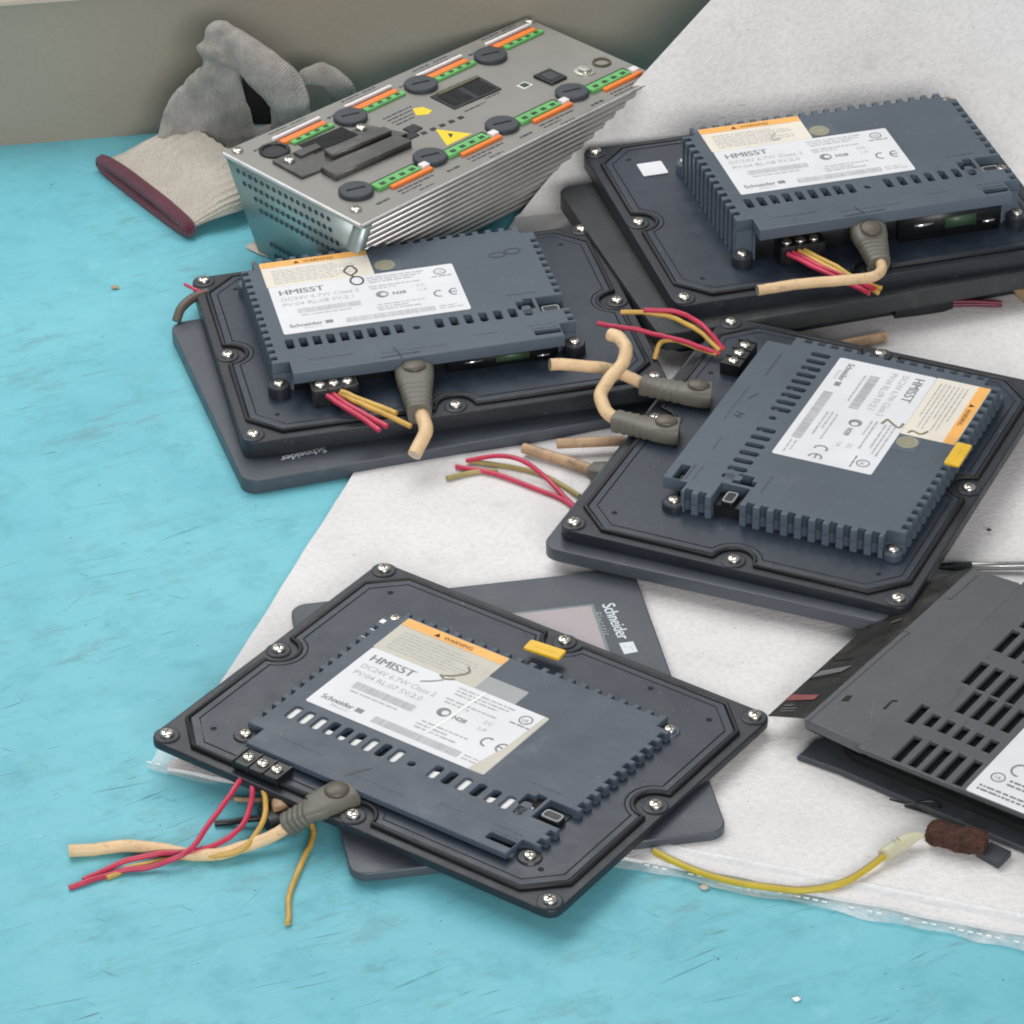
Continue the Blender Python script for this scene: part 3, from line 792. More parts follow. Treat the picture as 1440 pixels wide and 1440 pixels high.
lx, ly = AX-50, AY+8*1.03
strokes('handwriting', lab, h+.28, [[(lx+29, ly+38), (lx+33, ly+41), (lx+35.5, ly+45), (lx+33.5, ly+47.5)], [(lx+28.2, ly+38.4), (lx+31, ly+37.2), (lx+34, ly+39)]], 'pen_green', .8)
strokes('handwriting', lab, h+.28, [[(lx+25, ly+31.2), (lx+29, ly+34.2), (lx+31, ly+36.5)]], 'ink', .5)
strokes('handwriting', cs, h+.09, [[(-12.5, -49.7), (-9.5, -44.2), (-7, -40.7)]], 'pen', .9)
bm = bmesh.new()                                       # crease across the label and its lifted yellowed corner
ribbon(bm, [(lx+47, ly+37.5*1.03), (lx+46, ly+28), (lx+45.4, ly+18), (lx+43.5, ly+8)], .9, h+.24)
obj('label_crease', bm, 'liner', lab, 0)
bm = bmesh.new(); quad(bm, [(lx+66.8, ly+.2, h+.26), (lx+72.9, ly+.1, h+.26), (lx+72.9, ly+38.4, h+.26), (lx+71.3, ly+38.4, h+.26), (lx+70.3, ly+18, h+.26)])
obj('yellowed_edge', bm, 'old_label', lab, 0)

# ------------------------------------------------------------------ housing at left (B)
h = 13
root, plate, cs, lab, wl, ext = rear_housing('B', 'rear housing with an 8 pencilled over its labels, in front of the finned control unit', (-6.2, -20.4), 1.0, h, 7)
terminal(root, 'B', ((450, 541), (488, 534)), 8.5, 7)
for m_, pts in (('red_wire', [(460, 556, 20), (490, 576, 19), (534, 605, 17)]), ('red_wire', [(468, 554, 20), (500, 576, 19.5), (545, 599, 18)]),
                ('yellow_wire', [(478, 553, 20), (520, 573, 20), (578, 599, 18)]), ('yellow_wire', [(480, 550, 21), (520, 566, 21), (558, 582, 20)])):
    cable_obj('wire', m_, wpts('B', *pts), 1.05, root, False)
plug(root, lp('B', 582, 518, 6.3), lp('B', 585, 545, 6), lp('B', 590, 582, 5), 16.5, 9.5, 9)
cable_obj('cable', 'beige', wpts('B', (591, 575, 20), (596, 592, 19.5), (598, 607, 18), (592, 622, 15.5), (582, 640, 13)), 2.75, root)
round_sticker(root, *lp('B', 541, 373, h).xy, h)
lx, ly = -6.2-50, -20.4+8
e8 = lambda cx, cy, a, b: [(cx+a*math.cos(R(t)), cy+b*math.sin(R(t))) for t in range(0, 375, 15)]
strokes('handwriting', lab, h+.3, [e8(lx+34.5, ly+34, 2.5, 3.3), [(lx+33.5, ly+39), (lx+36, ly+42), (lx+34, ly+46.5), (lx+31, ly+42.6), (lx+34, ly+37.2)]], 'pen', .75)
c8 = lp('B', 710, 356, h)
strokes('handwriting', cs, h+.09, [e8(c8.x-3.2, c8.y-.6, 3.1, 1.9), e8(c8.x+3.2, c8.y+.9, 3.1, 2.1)], 'field', .7)
c8 = lp('B', 560, 496, h)
strokes('handwriting', cs, h+.09, [[(c8.x-7, c8.y-2), (c8.x, c8.y-1.6), (c8.x+8, c8.y-1.2)], [(c8.x+.6, c8.y-5), (c8.x, c8.y), (c8.x-1, c8.y+4.5)]], 'field', .8)

# ------------------------------------------------------------------ housing at the back (C)
h = 19
root, plate, cs, lab, wl, ext = rear_housing('C', 'thick rear housing with tall side fins, at the back near the curled foam', (8.6, -29.3), .965, h, 7, depth=3.0)
terminal(root, 'C', ((1108, 341), (1142, 331)), 10, 7)
for m_, pts in (('red_wire', [(1108, 357, 32), (1150, 378, 31), (1224, 413, 28)]), ('red_wire', [(1115, 355, 32), (1155, 374, 31.5), (1232, 407, 29)]),
                ('yellow_wire', [(1124, 353, 32), (1160, 372, 32), (1198, 392, 30), (1240, 405, 29)]), ('yellow_wire', [(1131, 352, 32), (1170, 372, 31), (1236, 412, 28)])):
    cable_obj('wire', m_, wpts('C', *pts), 1.0, root, False)
plug(root, lp('C', 1219, 321, 12.0), lp('C', 1227, 343, 10), lp('C', 1237, 372, 7), 16, 10, 8.5)
cable_obj('cable', 'beige', wpts('C', (1235, 362, 33), (1240, 377, 33), (1226, 389, 34), (1190, 394, 34), (1130, 399, 34), (1066, 408, 34)), 2.1, root)
round_sticker(root, *lp('C', 1152, 184, h).xy, h)
q = lp('C', 915, 238, 1.2)
bm = bmesh.new(); solid([rrect(-4.5, 6, -5.2, 5.2, .5, 2)], 0, .35, .05, 0, bm); bm.transform(Matrix.Translation(q))
obj('paper_sticker', bm, 'white_label', plate)
lx, ly = 8.6-50, -29.3+8*.965
strokes('handwriting', wl, h+.3, [[(lx+29, ly+44.6), (lx+26.5, ly+42), (lx+26.8, ly+39.2), (lx+29.5, ly+39.6)]], 'ink_pale', .8)
c8 = lp('C', 1212, 296, h)
strokes('handwriting', cs, h+.09, [[(c8.x-8, c8.y-2.4), (c8.x, c8.y-2), (c8.x+9, c8.y-1.6)], [(c8.x-2, c8.y+3.5), (c8.x+.3, c8.y-2.4)]], 'field', .7)

# ------------------------------------------------------------------ housing at right (D)
h = 10
root, plate, cs, lab, wl, ext = rear_housing('D', 'rear housing at the right whose text runs sideways, two grey network plugs in its edge', (-3.4, -16.1), 1.02, h, 4.5)
terminal(root, 'D', ((1047, 484), (1032, 506)), 6.0, 7)
for m_, pts in (('red_wire', [(1018, 492, 22), (1000, 470, 26), (975, 448, 29), (945, 437, 31), (905, 437, 32)]), ('red_wire', [(1012, 498, 21), (965, 481, 24), (905, 466, 26), (840, 455, 28)]),
                ('yellow_wire', [(1012, 493, 22), (988, 470, 25), (960, 452, 28), (925, 442, 30), (873, 438, 32)]), ('yellow_wire', [(1008, 498, 21), (975, 487, 22), (945, 478, 24), (928, 484, 22), (920, 505, 17)])):
    cable_obj('wire', m_, wpts('D', *pts), .95, root, False)
plug(root, lp('D', 1000, 556, 4.5), lp('D', 962, 553, 5), to_local('D', at(903, 541, 23)), 12.5, 9, 7.5)
cable_obj('cable', 'beige', wpts('D', (910, 543, 23), (880, 529, 24), (840, 517, 26), (773, 512, 29)), 2.35, root)
plug(root, lp('D', 955, 607, 4.2), lp('D', 920, 604, 4.5), to_local('D', at(866, 592, 21)), 13, 9, 8)
cable_obj('cable', 'beige', wpts('D', (872, 594, 21), (852, 578, 23), (845, 556, 26), (857, 533, 30), (876, 510, 34), (880, 490, 37), (871, 476, 38), (858, 471, 38)), 2.6, root)
round_sticker(root, *lp('D', 1276, 622, h).xy, h)
yellow_tab(root, lp('D', 1355, 652, h-2), lp('D', 1336, 681, h-2), h-2)
lx, ly = -3.4-50, -16.1+8*1.02
strokes('handwriting', lab, h+.3, [[(lx+35, ly+31), (lx+39, ly+36.5), (lx+35.5, ly+37.4)], [(lx+35, ly+31), (lx+38.8, ly+30)]], 'pen_green', .9)
strokes('handwriting', wl, h+.3, [[(lx+37, ly+47.5), (lx+40, ly+45.5), (lx+39, ly+42), (lx+41, ly+41)]], 'pen_green', .8)
q = lp('D', 1060, 556, h)
strokes('handwriting', cs, h+.09, [[(q.x-2, q.y+1), (q.x+.5, q.y), (q.x+3, q.y-1)], [(q.x+13, q.y-2), (q.x+14, q.y+1.5)], [(q.x+15.5, q.y-2), (q.x+16.5, q.y+1.5)], [(q.x+13.5, q.y+.5), (q.x+16.8, q.y-.5)]], 'field', .6)

# ------------------------------------------------------------------ display units under the housings
def display(label, corners, z0, z1, m_='bezel', logo=None, screen=None, body=None, edge='bezel_dirty'):
    """flat operator display: bezel slab with rounded corners; corners = (origin, x-end, y-end) in mm"""
    o_, xe, ye = corners; ex_ = (xe-o_); W_ = ex_.length; ex_.normalize()
    ey_ = Vector((-ex_.y, ex_.x, 0)); H_ = abs((ye-o_).dot(ey_))
    rt = Matrix((ex_, ey_, Vector((0, 0, 1)))).transposed()
    root = thing('display_panel', label, 'display panel', (o_.x, o_.y, z0), rt, 'operator displays under the housings')
    t = z1-z0
    bm = solid([rrect(0, W_, 0, H_, 6, 6)], 0, t, .6)
    bz = obj('bezel', bm, m_, root)
    if body:
        bm = solid([rrect(body, W_-body, body, H_-body, 3)], -(z0-body*0-2.2), -.02, .3)
        obj('rear_body', bm, 'plate', root)
    return root, W_, H_, t, bz
def logo_on(root, x, y, z, rot, s=1., second=True, bar=True):
    bm = bmesh.new(); mx = Matrix.Translation((x, y, z)) @ Matrix.Rotation(rot, 4, 'Z') @ Matrix.Scale(s, 4)
    text(bm, 'Schneider', 0, 0, 7.2, 0, 0, .09, sx=.86, mx=mx)
    if second: text(bm, 'Electric', 4.5, -4.6, 4.2, 0, 1, .02, spacing=1.25, mx=mx)
    if bar:
        for a in ((27.0, 34.6, -.4, 5.0), ): quad(bm, [mx @ Vector(q) for q in ((a[0], a[2], 0), (a[1], a[2], 0), (a[1]-.3, a[3], 0), (a[0]+.2, a[3], 0))], 0)
        ribbon_pts = [(30, 1), (32, 1), (32, 3.4), (34.6, 3.4)]
        b2 = bmesh.new(); ribbon(b2, [(x-1.6, y) for x, y in ribbon_pts], .22, .04, 1, 1); merge(bm, b2, mx)
    return obj('brand_logo', bm, ['logo', 'logo_grey', 'bezel'], root, 0)

zt = 5.6
c0, c1, c2, c3 = at(393, 852, zt), at(872, 798, zt), at(1024, 1168, zt), at(494, 1231, zt)
ra, W_, H_, t, bz = display('grey display panel under the front housing, screen and white logo facing up', (c3, c2, c0), 2.0, zt)
hl = lambda root, p: root.matrix_world.inverted() @ (Vector(p)*S)/S
hq = hl(ra, at(848, 850, zt)); he = hl(ra, at(876, 918, zt))
lo_ = logo_on(ra, hq.x-.5, hq.y, t+.06, math.atan2(he.y-hq.y, he.x-hq.x)+R(2), .92, True)
q0 = hl(ra, at(831, 852, zt)); q1 = hl(ra, at(868, 948, zt)); 
bm = bmesh.new(); wS, hS = 100, 78
solid([[(q0.x, q0.y), (q0.x-hS, q0.y), (q0.x-hS, q0.y-wS), (q0.x, q0.y-wS)]], t-.1, t+.05, 0, 0, bm)
sc_ = obj('screen', bm, 'screen', ra)
bm = bmesh.new(); box(bm, q0.x, q0.x+1.1, q0.y-wS-1, q0.y+1, t-.1, t+.07); box(bm, q0.x-hS, q0.x, q0.y+.02, q0.y+1, t-.1, t+.07)
obj('screen_edge', bm, 'screen_rim', sc_)
# short wiring stub of that display, at the left of the housing
hub = lambda root, *pts: [hl(root, at(*p)) for p in pts]
bm = bmesh.new(); P_ = hub(ra, (372, 1153, 4), (395, 1146, 4), (420, 1140, 4)); loft(bm, P_, [(12, 6), (13, 6.5), (12, 6)], n=14, power=4)
pg = obj('power_plug', bm, 'black', ra)
bm = bmesh.new(); tube(bm, hub(ra, (378, 1150, 3), (350, 1152, 3), (325, 1156, 1.5), (302, 1158, 1.2)), 1.1); obj('wire', bm, 'black', ra, 50)
bm = bmesh.new(); tube(bm, hub(ra, (402, 1122, 7), (395, 1128, 8), (398, 1140, 7)), 3.2); obj('cable_stub', bm, 'beige_dim', ra, 50)
bm = bmesh.new(); tube(bm, hub(ra, (395, 1123, 5), (372, 1125, 3), (330, 1124, 1.5)), .9); obj('wire', bm, 'beige_dim', ra, 50)

zt = 6.4
c0, c3, c2 = at(229, 455, zt), at(343, 678, zt), at(930, 590, zt)
xl = (c0-c3).normalized(); xl = Vector((xl.y, -xl.x, 0)); x_ = ((c2-c3).normalized()*.3+xl*.7).normalized()
rb, W_, H_, t, bz = display('charcoal display panel under the left housing, its near edge over the cyan bench', (c3, c3+x_*163, c3+Vector((-x_.y, x_.x, 0))*124), .2, zt)
q0, q1 = hl(rb, at(395, 641, zt)), hl(rb, at(456, 628, zt))
bm = bmesh.new(); logo_on(rb, q1.x, q1.y-.6, t+.06, math.atan2(q0.y-q1.y, q0.x-q1.x), .72, False, False)
bm.free()
bm = bmesh.new(); tube(bm, hub(rb, (248, 452, 7), (256, 432, 11), (275, 417, 12), (292, 412, 12)), 1.9); obj('cable', bm, 'latch', rb, 50)
bm = bmesh.new(); tube(bm, hub(rb, (285, 412, 13), (272, 406, 14), (260, 400, 13)), .7); obj('wire', bm, 'red_wire', rb, 50)

zt = 18.2
c0, c3, c2 = at(814, 268, zt), at(927, 472, zt), at(1440, 383, zt)
x_ = (c2-c3).normalized()
rc, W_, H_, t, bz = display('dusty display panel under the thick housing at the back right', (c3, c3+x_*168, c3+Vector((-x_.y, x_.x, 0))*128), 10.5, zt, 'bezel_dirty', body=11)
bm = bmesh.new(); P_ = hub(rc, (1255, 434, 5), (1290, 429, 5), (1322, 424, 5), (1336, 422, 5)); loft(bm, P_, [(9, 6), (10, 6), (10, 6), (8, 5)], n=12, power=4); obj('power_plug', bm, 'black', rc)
for dy, dz in ((0, 5.5), (4, 4.5)):
    bm = bmesh.new(); tube(bm, hub(rc, (1325, 425+dy, dz), (1365, 424+dy, dz), (1409, 426+dy*.7, dz)), .95); obj('wire', bm, 'maroon_wire', rc, 50)

zt = 12.2
c0, c1 = at(760, 768, zt), at(1243, 876, zt)
x_ = (c1-c0).normalized()
rd_, W_, H_, t, bz = display('grey display panel under the sideways housing, wires coming out at its left', (c0, c1, c0+Vector((-x_.y, x_.x, 0))*165), 7.0, zt, 'bezel', body=9)
for m_, pts in (('red_wire', [(812, 716, 4), (795, 700, 3.5), (768, 672, 5), (735, 648, 8), (700, 641, 7), (656, 648, 3.5)]),
                ('red_wire', [(812, 718, 4), (790, 702, 3.3), (745, 684, 3.5), (695, 666, 3.5), (641, 656, 3.2)]),
                ('olive_wire', [(815, 698, 4), (795, 685, 3.2), (760, 667, 3.2), (715, 656, 3.2), (660, 649, 3.2)]),
                ('olive_wire', [(700, 662, 3.2), (665, 664, 3.2), (628, 673, 3.2)])):
    bm = bmesh.new(); tube(bm, hub(rd_, *pts), .95); obj('wire', bm, m_, rd_, 50)
bm = bmesh.new(); tube(bm, hub(rd_, (860, 668, 6), (832, 660, 5), (790, 646, 5), (736, 630, 5)), 2.1); obj('cable', bm, 'beige_dim', rd_, 50)
bm = bmesh.new(); tube(bm, hub(rd_, (880, 620, 7), (850, 621, 7), (783, 624, 7)), 2.0); obj('cable', bm, 'beige_dim', rd_, 50)
bm = bmesh.new(); P_ = hub(rd_, (833, 662, 5), (848, 664, 6), (864, 668, 6.5)); loft(bm, P_, [(7, 6), (9, 7), (10, 7)], n=12, power=3); obj('network_plug', bm, 'boot', rd_)

# ------------------------------------------------------------------ grey control unit at the back
def control_unit():
    zt = 43.
    Q = [at(p[0], p[1], zt) for p in ((316, 213), (508, 314), (924, 107), (741, 26))]      # left, front, right, back corner of the faceplate
    s_ = ((Q[2]-Q[1])+(Q[3]-Q[0])).normalized(); t_ = Vector((-s_.y, s_.x, 0))
    org = Q[1]; rt = Matrix((s_, t_, Vector((0, 0, 1)))).transposed()
    root = thing('control_unit', 'grey finned control unit with green and orange connectors, behind the left housing', 'control unit', (org.x, org.y, 0), rt)
    lc = lambda p: Vector(((Vector(p)-org).dot(s_), (Vector(p)-org).dot(t_), p[2]))
    q = [lc(p) for p in Q]
    sx0, tw = (q[0].x+q[1].x)/2, (q[0].y+q[3].y)/2
    fb, lb = lc(at(735, 300, 0)), lc(at(378, 350, 0))
    inf = max(1, fb.y); inb = max(2, q[0].y-lb.y); inl = 3
    top = [(q[1].x, q[1].y), (q[2].x, q[2].y), (q[3].x, q[3].y), (q[0].x, q[0].y)]
    bot = [(q[1].x+inl, q[1].y+inf+2), (q[2].x-.5, q[2].y+inf+2), (q[3].x-.5, q[3].y-inb), (q[0].x+inl, q[0].y-inb)]
    bm = bmesh.new(); prism(bm, (bot, top), .2, zt-1.5); body = obj('housing', bm, 'mesh', root)
    # faceplate: bright folded rim and satin face
    bm = solid([[(p[0]+dx, p[1]+dy) for p, (dx, dy) in zip(top, ((-.6, -.6), (.6, -.6), (.6, .6), (-.6, .6)))]], zt-1.5, zt, .35)
    face = obj('faceplate', bm, 'alu', root)
    bm = bmesh.new()
    tube(bm, [(top[3][0]-.7, top[3][1], zt-.9), (top[0][0]-.7, top[0][1]-.5, zt-.9)], 1.0, smooth=False); tube(bm, [(top[0][0]-.5, top[0][1]-.7, zt-.9), (top[1][0], top[1][1]-.7, zt-.9)], .75, smooth=False)
    obj('rim', bm, 'fin', face, 60)
    # cooling fins along the near long side
    bm = bmesh.new(); nf = 12
    for i in range(nf):
        a = i/nf; z1 = zt-2.2-(zt-3)*a; z0 = z1-1.9; f_ = (zt-z1)/zt
        y = lambda e: (top[0][1] if e == 0 else top[1][1])+(inf+2)*f_
        xa, xb = top[0][0]+inl*f_+4.2, top[1][0]-.5*f_
        b = bmesh.new(); prism(b, [(xa, y(0)-1.6), (xb, y(1)-1.6), (xb, y(1)+2), (xa, y(0)+2)], z0, z1); merge(bm, b)
    obj('heat_sink', bm, 'fin', root)
    bm = bmesh.new(); prism(bm, ([(bot[0][0], bot[0][1]-.4), (bot[1][0], bot[1][1]-.4), (bot[1][0], bot[1][1]+3), (bot[0][0], bot[0][1]+3)], [(top[0][0], top[0][1]-.1), (top[1][0], top[1][1]-.1), (top[1][0], top[1][1]+3), (top[0][0], top[0][1]+3)]), .3, zt-2.2)
    obj('fin_base', bm, 'smoke', root)
    bm = bmesh.new(); e_ = lambda P_, w_: [(P_[0]-.35, P_[1]-1.9), (P_[0]+w_, P_[1]-1.9), (P_[0]+w_, P_[1]+4), (P_[0]-.35, P_[1]+4)]
    prism(bm, (e_(bot[0], 4.0), e_(top[0], 4.0)), .25, zt-1.7); obj('end_sheet', bm, 'mesh', root)
    # perforated end: rows of holes on the sloping end face
    bm = bmesh.new()
    A, B = Vector((*top[3], zt-1.5)), Vector((*top[0], zt-1.5)); A2, B2 = Vector((*bot[3], .2)), Vector((*bot[0], .2))
    nn = (B-A).cross(A2-A).normalized()
    if nn.x > 0: nn = -nn
    eu = (B-A).normalized(); ev = nn.cross(eu)
    rd = random.Random(2)
    for j in range(8):
        for i in range(20):
            u = (i+.5*(j % 2)+1.6)/21.5; v = .11+j*.115
            if 4 <= j <= 5 or (j >= 6 and u < .2): continue
            if j < 4 and not (.04+.05*j < u < .78+.055*j): continue
            c = A.lerp(B, u).lerp(A2.lerp(B2, u), v)+nn*.12
            r_ = 1.25
            f = bm.faces.new([bm.verts.new(c+eu*r_*math.cos(R(60*k))+ev*r_*math.sin(R(60*k))) for k in range(6)])
    ho = obj('vent_hole', bm, 'field', body, 0); ho['kind'] = 'stuff'
    # ---- things on the face
    f = lambda px, py: lc(at(px, py, zt)); cz = lambda x, y: (310+x/2.3226, 20+y/2.3226)
    def knob(x, y, hole=False):
        p = f(*cz(x, y)); bm = bmesh.new()
        if hole: lathe(bm, [(6.4, 0), (6.4, .9), (5.9, 1.2), (5.0, 1.0), (4.8, .3), (0, .3)], 24, 0); 
        else:
            lathe(bm, [(7.1, 0), (7.1, 1.6), (6.6, 2.1), (0, 2.2)], 28, 0)
            box(bm, -4, 4, -.45, .45, 2.1, 2.35, 1, Matrix.Rotation(R(-20), 4, 'Z'))
        bm.transform(Matrix.Translation((p.x, p.y, zt)))
        obj('knob', bm, ['drive_side' if not hole else 'black', 'dark'], root)
    for x, y in ((443, 585), (685, 475), (920, 370), (1148, 263), (425, 343), (655, 238), (882, 143)): knob(x, y)
    knob(177, 448, True)
    def front_conn(x, y):
        p = f(*cz(x, y)); bm = bmesh.new(); T = Matrix.Translation((p.x, p.y, zt))
        box(bm, -13, 13, -.2, 6.2, -.05, .12, 3)                                   # dark opening
        box(bm, -13, 10, -1.6, 3.4, 0, 1.8, 0, bev=.25)
        for i in range(4): box(bm, -10.5+i*5.4, -8.0+i*5.4, -.6, 1.3, 1.7, 1.95, 1)
        box(bm, -8, 14.5, -4.2, -2.2, 0, 1.4, 2, bev=.25)
        box(bm, 11.2, 15, -1.8, 1.6, 0, 2.2, 4, bev=.3)
        bm.transform(T); obj('connector', bm, ['green', 'green_dark', 'orange_bar', 'dark', 'white_bar'], root)
    def back_conn(x, y):
        p = f(*cz(x, y)); bm = bmesh.new(); T = Matrix.Translation((p.x, p.y, zt))
        box(bm, -13, 13, -1, 4.6, -.05, .12, 3)
        box(bm, -13.2, 13.2, 4.2, 5.8, 0, 1.6, 4, bev=.25)
        box(bm, -12.5, 10.8, 1.9, 3.6, .1, .5, 5)
        box(bm, -12.5, 11.5, -1.2, 1.9, 0, 1.6, 2, bev=.25)
        box(bm, -9.5, 13, -4.2, -1.4, 0, 1.3, 0, bev=.25)
        for i in range(4): box(bm, -6.8+i*5.0, -4.6+i*5.0, -3.6, -2.0, 1.2, 1.42, 1)
        bm.transform(T); obj('connector', bm, ['green', 'green_dark', 'orange_bar', 'dark', 'white_bar', 'red_gap'], root)
    for x, y in ((587, 540), (815, 435), (1048, 327), (1278, 224)): front_conn(x, y)
    for x, y in ((275, 393), (510, 288), (742, 188), (965, 85)): back_conn(x, y)
    # large black connector with its bracket
    bm = bmesh.new()
    def px_prism(pts, z0, z1, mi=0):
        P = [f(*cz(*p)) for p in pts]; prism(bm, [(p.x, p.y) for p in P], z0, z1, mi)
    px_prism([(170, 488), (265, 540), (610, 400), (480, 372)], zt, zt+1.6, 0)
    px_prism([(255, 440), (395, 380), (450, 405), (310, 468)], zt+1.5, zt+1.8, 1)
    px_prism([(330, 520), (375, 546), (625, 436), (575, 415)], zt+.1, zt+3.2, 0)
    px_prism([(340, 470), (365, 487), (560, 408), (535, 395)], zt+1.6, zt+4.0, 0)
    px_prism([(240, 468), (262, 480), (330, 452), (312, 440)], zt+1.6, zt+2.6, 0)
    obj('bus_connector', bm, ['smoke', 'dark'], root)
    bm = bmesh.new()
    px_prism([(685, 272), (838, 203), (918, 246), (765, 312)], zt-.02, zt+.5, 0); px_prism([(705, 275), (770, 247), (828, 276), (765, 303)], zt+.5, zt+.62, 1); px_prism([(790, 240), (838, 216), (900, 245), (845, 270)], zt+.5, zt+.62, 1)
    px_prism([(708, 262), (838, 207), (845, 213), (715, 270)], zt+.5, zt+1.1, 2)
    obj('network_socket', bm, ['black', 'dark', 'slot'], root)
    bm = bmesh.new(); px_prism([(1022, 208), (1075, 185), (1132, 211), (1082, 234)], zt, zt+1.2, 0); px_prism([(1045, 208), (1078, 195), (1108, 210), (1080, 224)], zt+1.2, zt+1.35, 1); obj('selector_switch', bm, ['black', 'drive_side'], root)
    bm = bmesh.new(); px_prism([(965, 236), (992, 222), (1022, 232), (993, 246)], zt, zt+.3, 0); px_prism([(975, 234), (993, 226), (1012, 233), (993, 242)], zt+.3, zt+.45, 1); obj('small_socket', bm, ['white_bar', 'green_dark'], root)
    bm = bmesh.new()
    for i in range(5):
        x, y = 652+i*30, 388-i*12.5; px_prism([(x, y), (x+15, y-6), (x+26, y), (x+10, y+7)], zt, zt+.15, 0)
    px_prism([(596, 378), (630, 362), (660, 374), (628, 392)], zt, zt+.6, 0); px_prism([(575, 405), (628, 385), (650, 396), (600, 420)], zt, zt+.5, 0)
    obj('indicator_row', bm, 'black', root)
    bm = bmesh.new(); px_prism([(703, 376), (822, 391), (740, 430)], zt, zt+.12, 0); px_prism([(742, 390), (760, 392), (752, 405)], zt+.12, zt+.16, 1)
    tri = obj('warning_triangle', bm, ['yellow', 'black'], root)
    bm = bmesh.new(); px_prism([(628, 309), (660, 303), (692, 315), (680, 327), (640, 331)], zt, zt+.12, 0); obj('yellow_sticker', bm, 'yellow', root)
    # grounding stud and lug, corner screws
    p = f(*cz(1190, 187)); bm = bmesh.new(); lathe(bm, [(4.6, 0), (4.6, .5), (3.0, .6), (2.8, 1.8), (0, 2.0)], 20, 0, Matrix.Translation((p.x, p.y, zt))); obj('grounding_stud', bm, 'steel', root)
    p = f(*cz(1245, 160)); bm = bmesh.new(); tube(bm, [(p.x+3.6*math.cos(R(a)), p.y+3.6*math.sin(R(a)), zt+.5) for a in range(0, 360, 24)], .5, 1, 6, closed=True); obj('grounding_ring', bm, 'slot', root)
    for i, (x, y) in enumerate(((55, 448), (442, 640), (1010, 25), (1408, 195), (225, 490), (460, 384))):
        p = f(*cz(x, y)); put('screw', SCREWS[i % 3], root, (p.x, p.y, zt+(1.6 if i > 3 else 0)), i)
    # printed legends: small dark words beside every connector
    bm = bmesh.new(); z = zt+.06
    for i in range(4):
        for (bx, by, up_) in ((587, 540, -1), ):
            x, y = ((587, 540), (815, 435), (1048, 327), (1278, 224))[i]; p = f(*cz(x, y))
            microtext(bm, p.x-8, p.y-7.4, 20, 1.0, z, 0, i); microtext(bm, p.x-8, p.y-9.6, 11, .8, z, 0, i+9); microtext(bm, p.x-1, p.y-12.5, 8, .7, z, 0, i+19)
            microtext(bm, p.x-21, p.y-9, 7, 1.3, z, 0, i+70)
        x, y = ((275, 393), (510, 288), (742, 188), (965, 85))[i]; p = f(*cz(x, y))
        microtext(bm, p.x-8, p.y+7.5, 17, 1.0, z, 0, i+29); microtext(bm, p.x-10, p.y+10.3, 10, .8, z, 0, i+39); microtext(bm, p.x+2, p.y+10.3, 8, .8, z, 0, i+49)
        microtext(bm, p.x-24, p.y+3.5, 7, 1.3, z, 0, i+80)
    p = f(*cz(500, 345)); 
    for k in range(4): microtext(bm, p.x+3, p.y-3-k*2.6, 16-k*2, .9, z, 0, 100+k)
    p = f(*cz(800, 320)); microtext(bm, p.x, p.y, 12, .9, z, 0, 120); microtext(bm, p.x+14, p.y+2, 8, .9, z, 0, 121)
    obj('printed_legend', bm, 'field', face, 0)
control_unit()

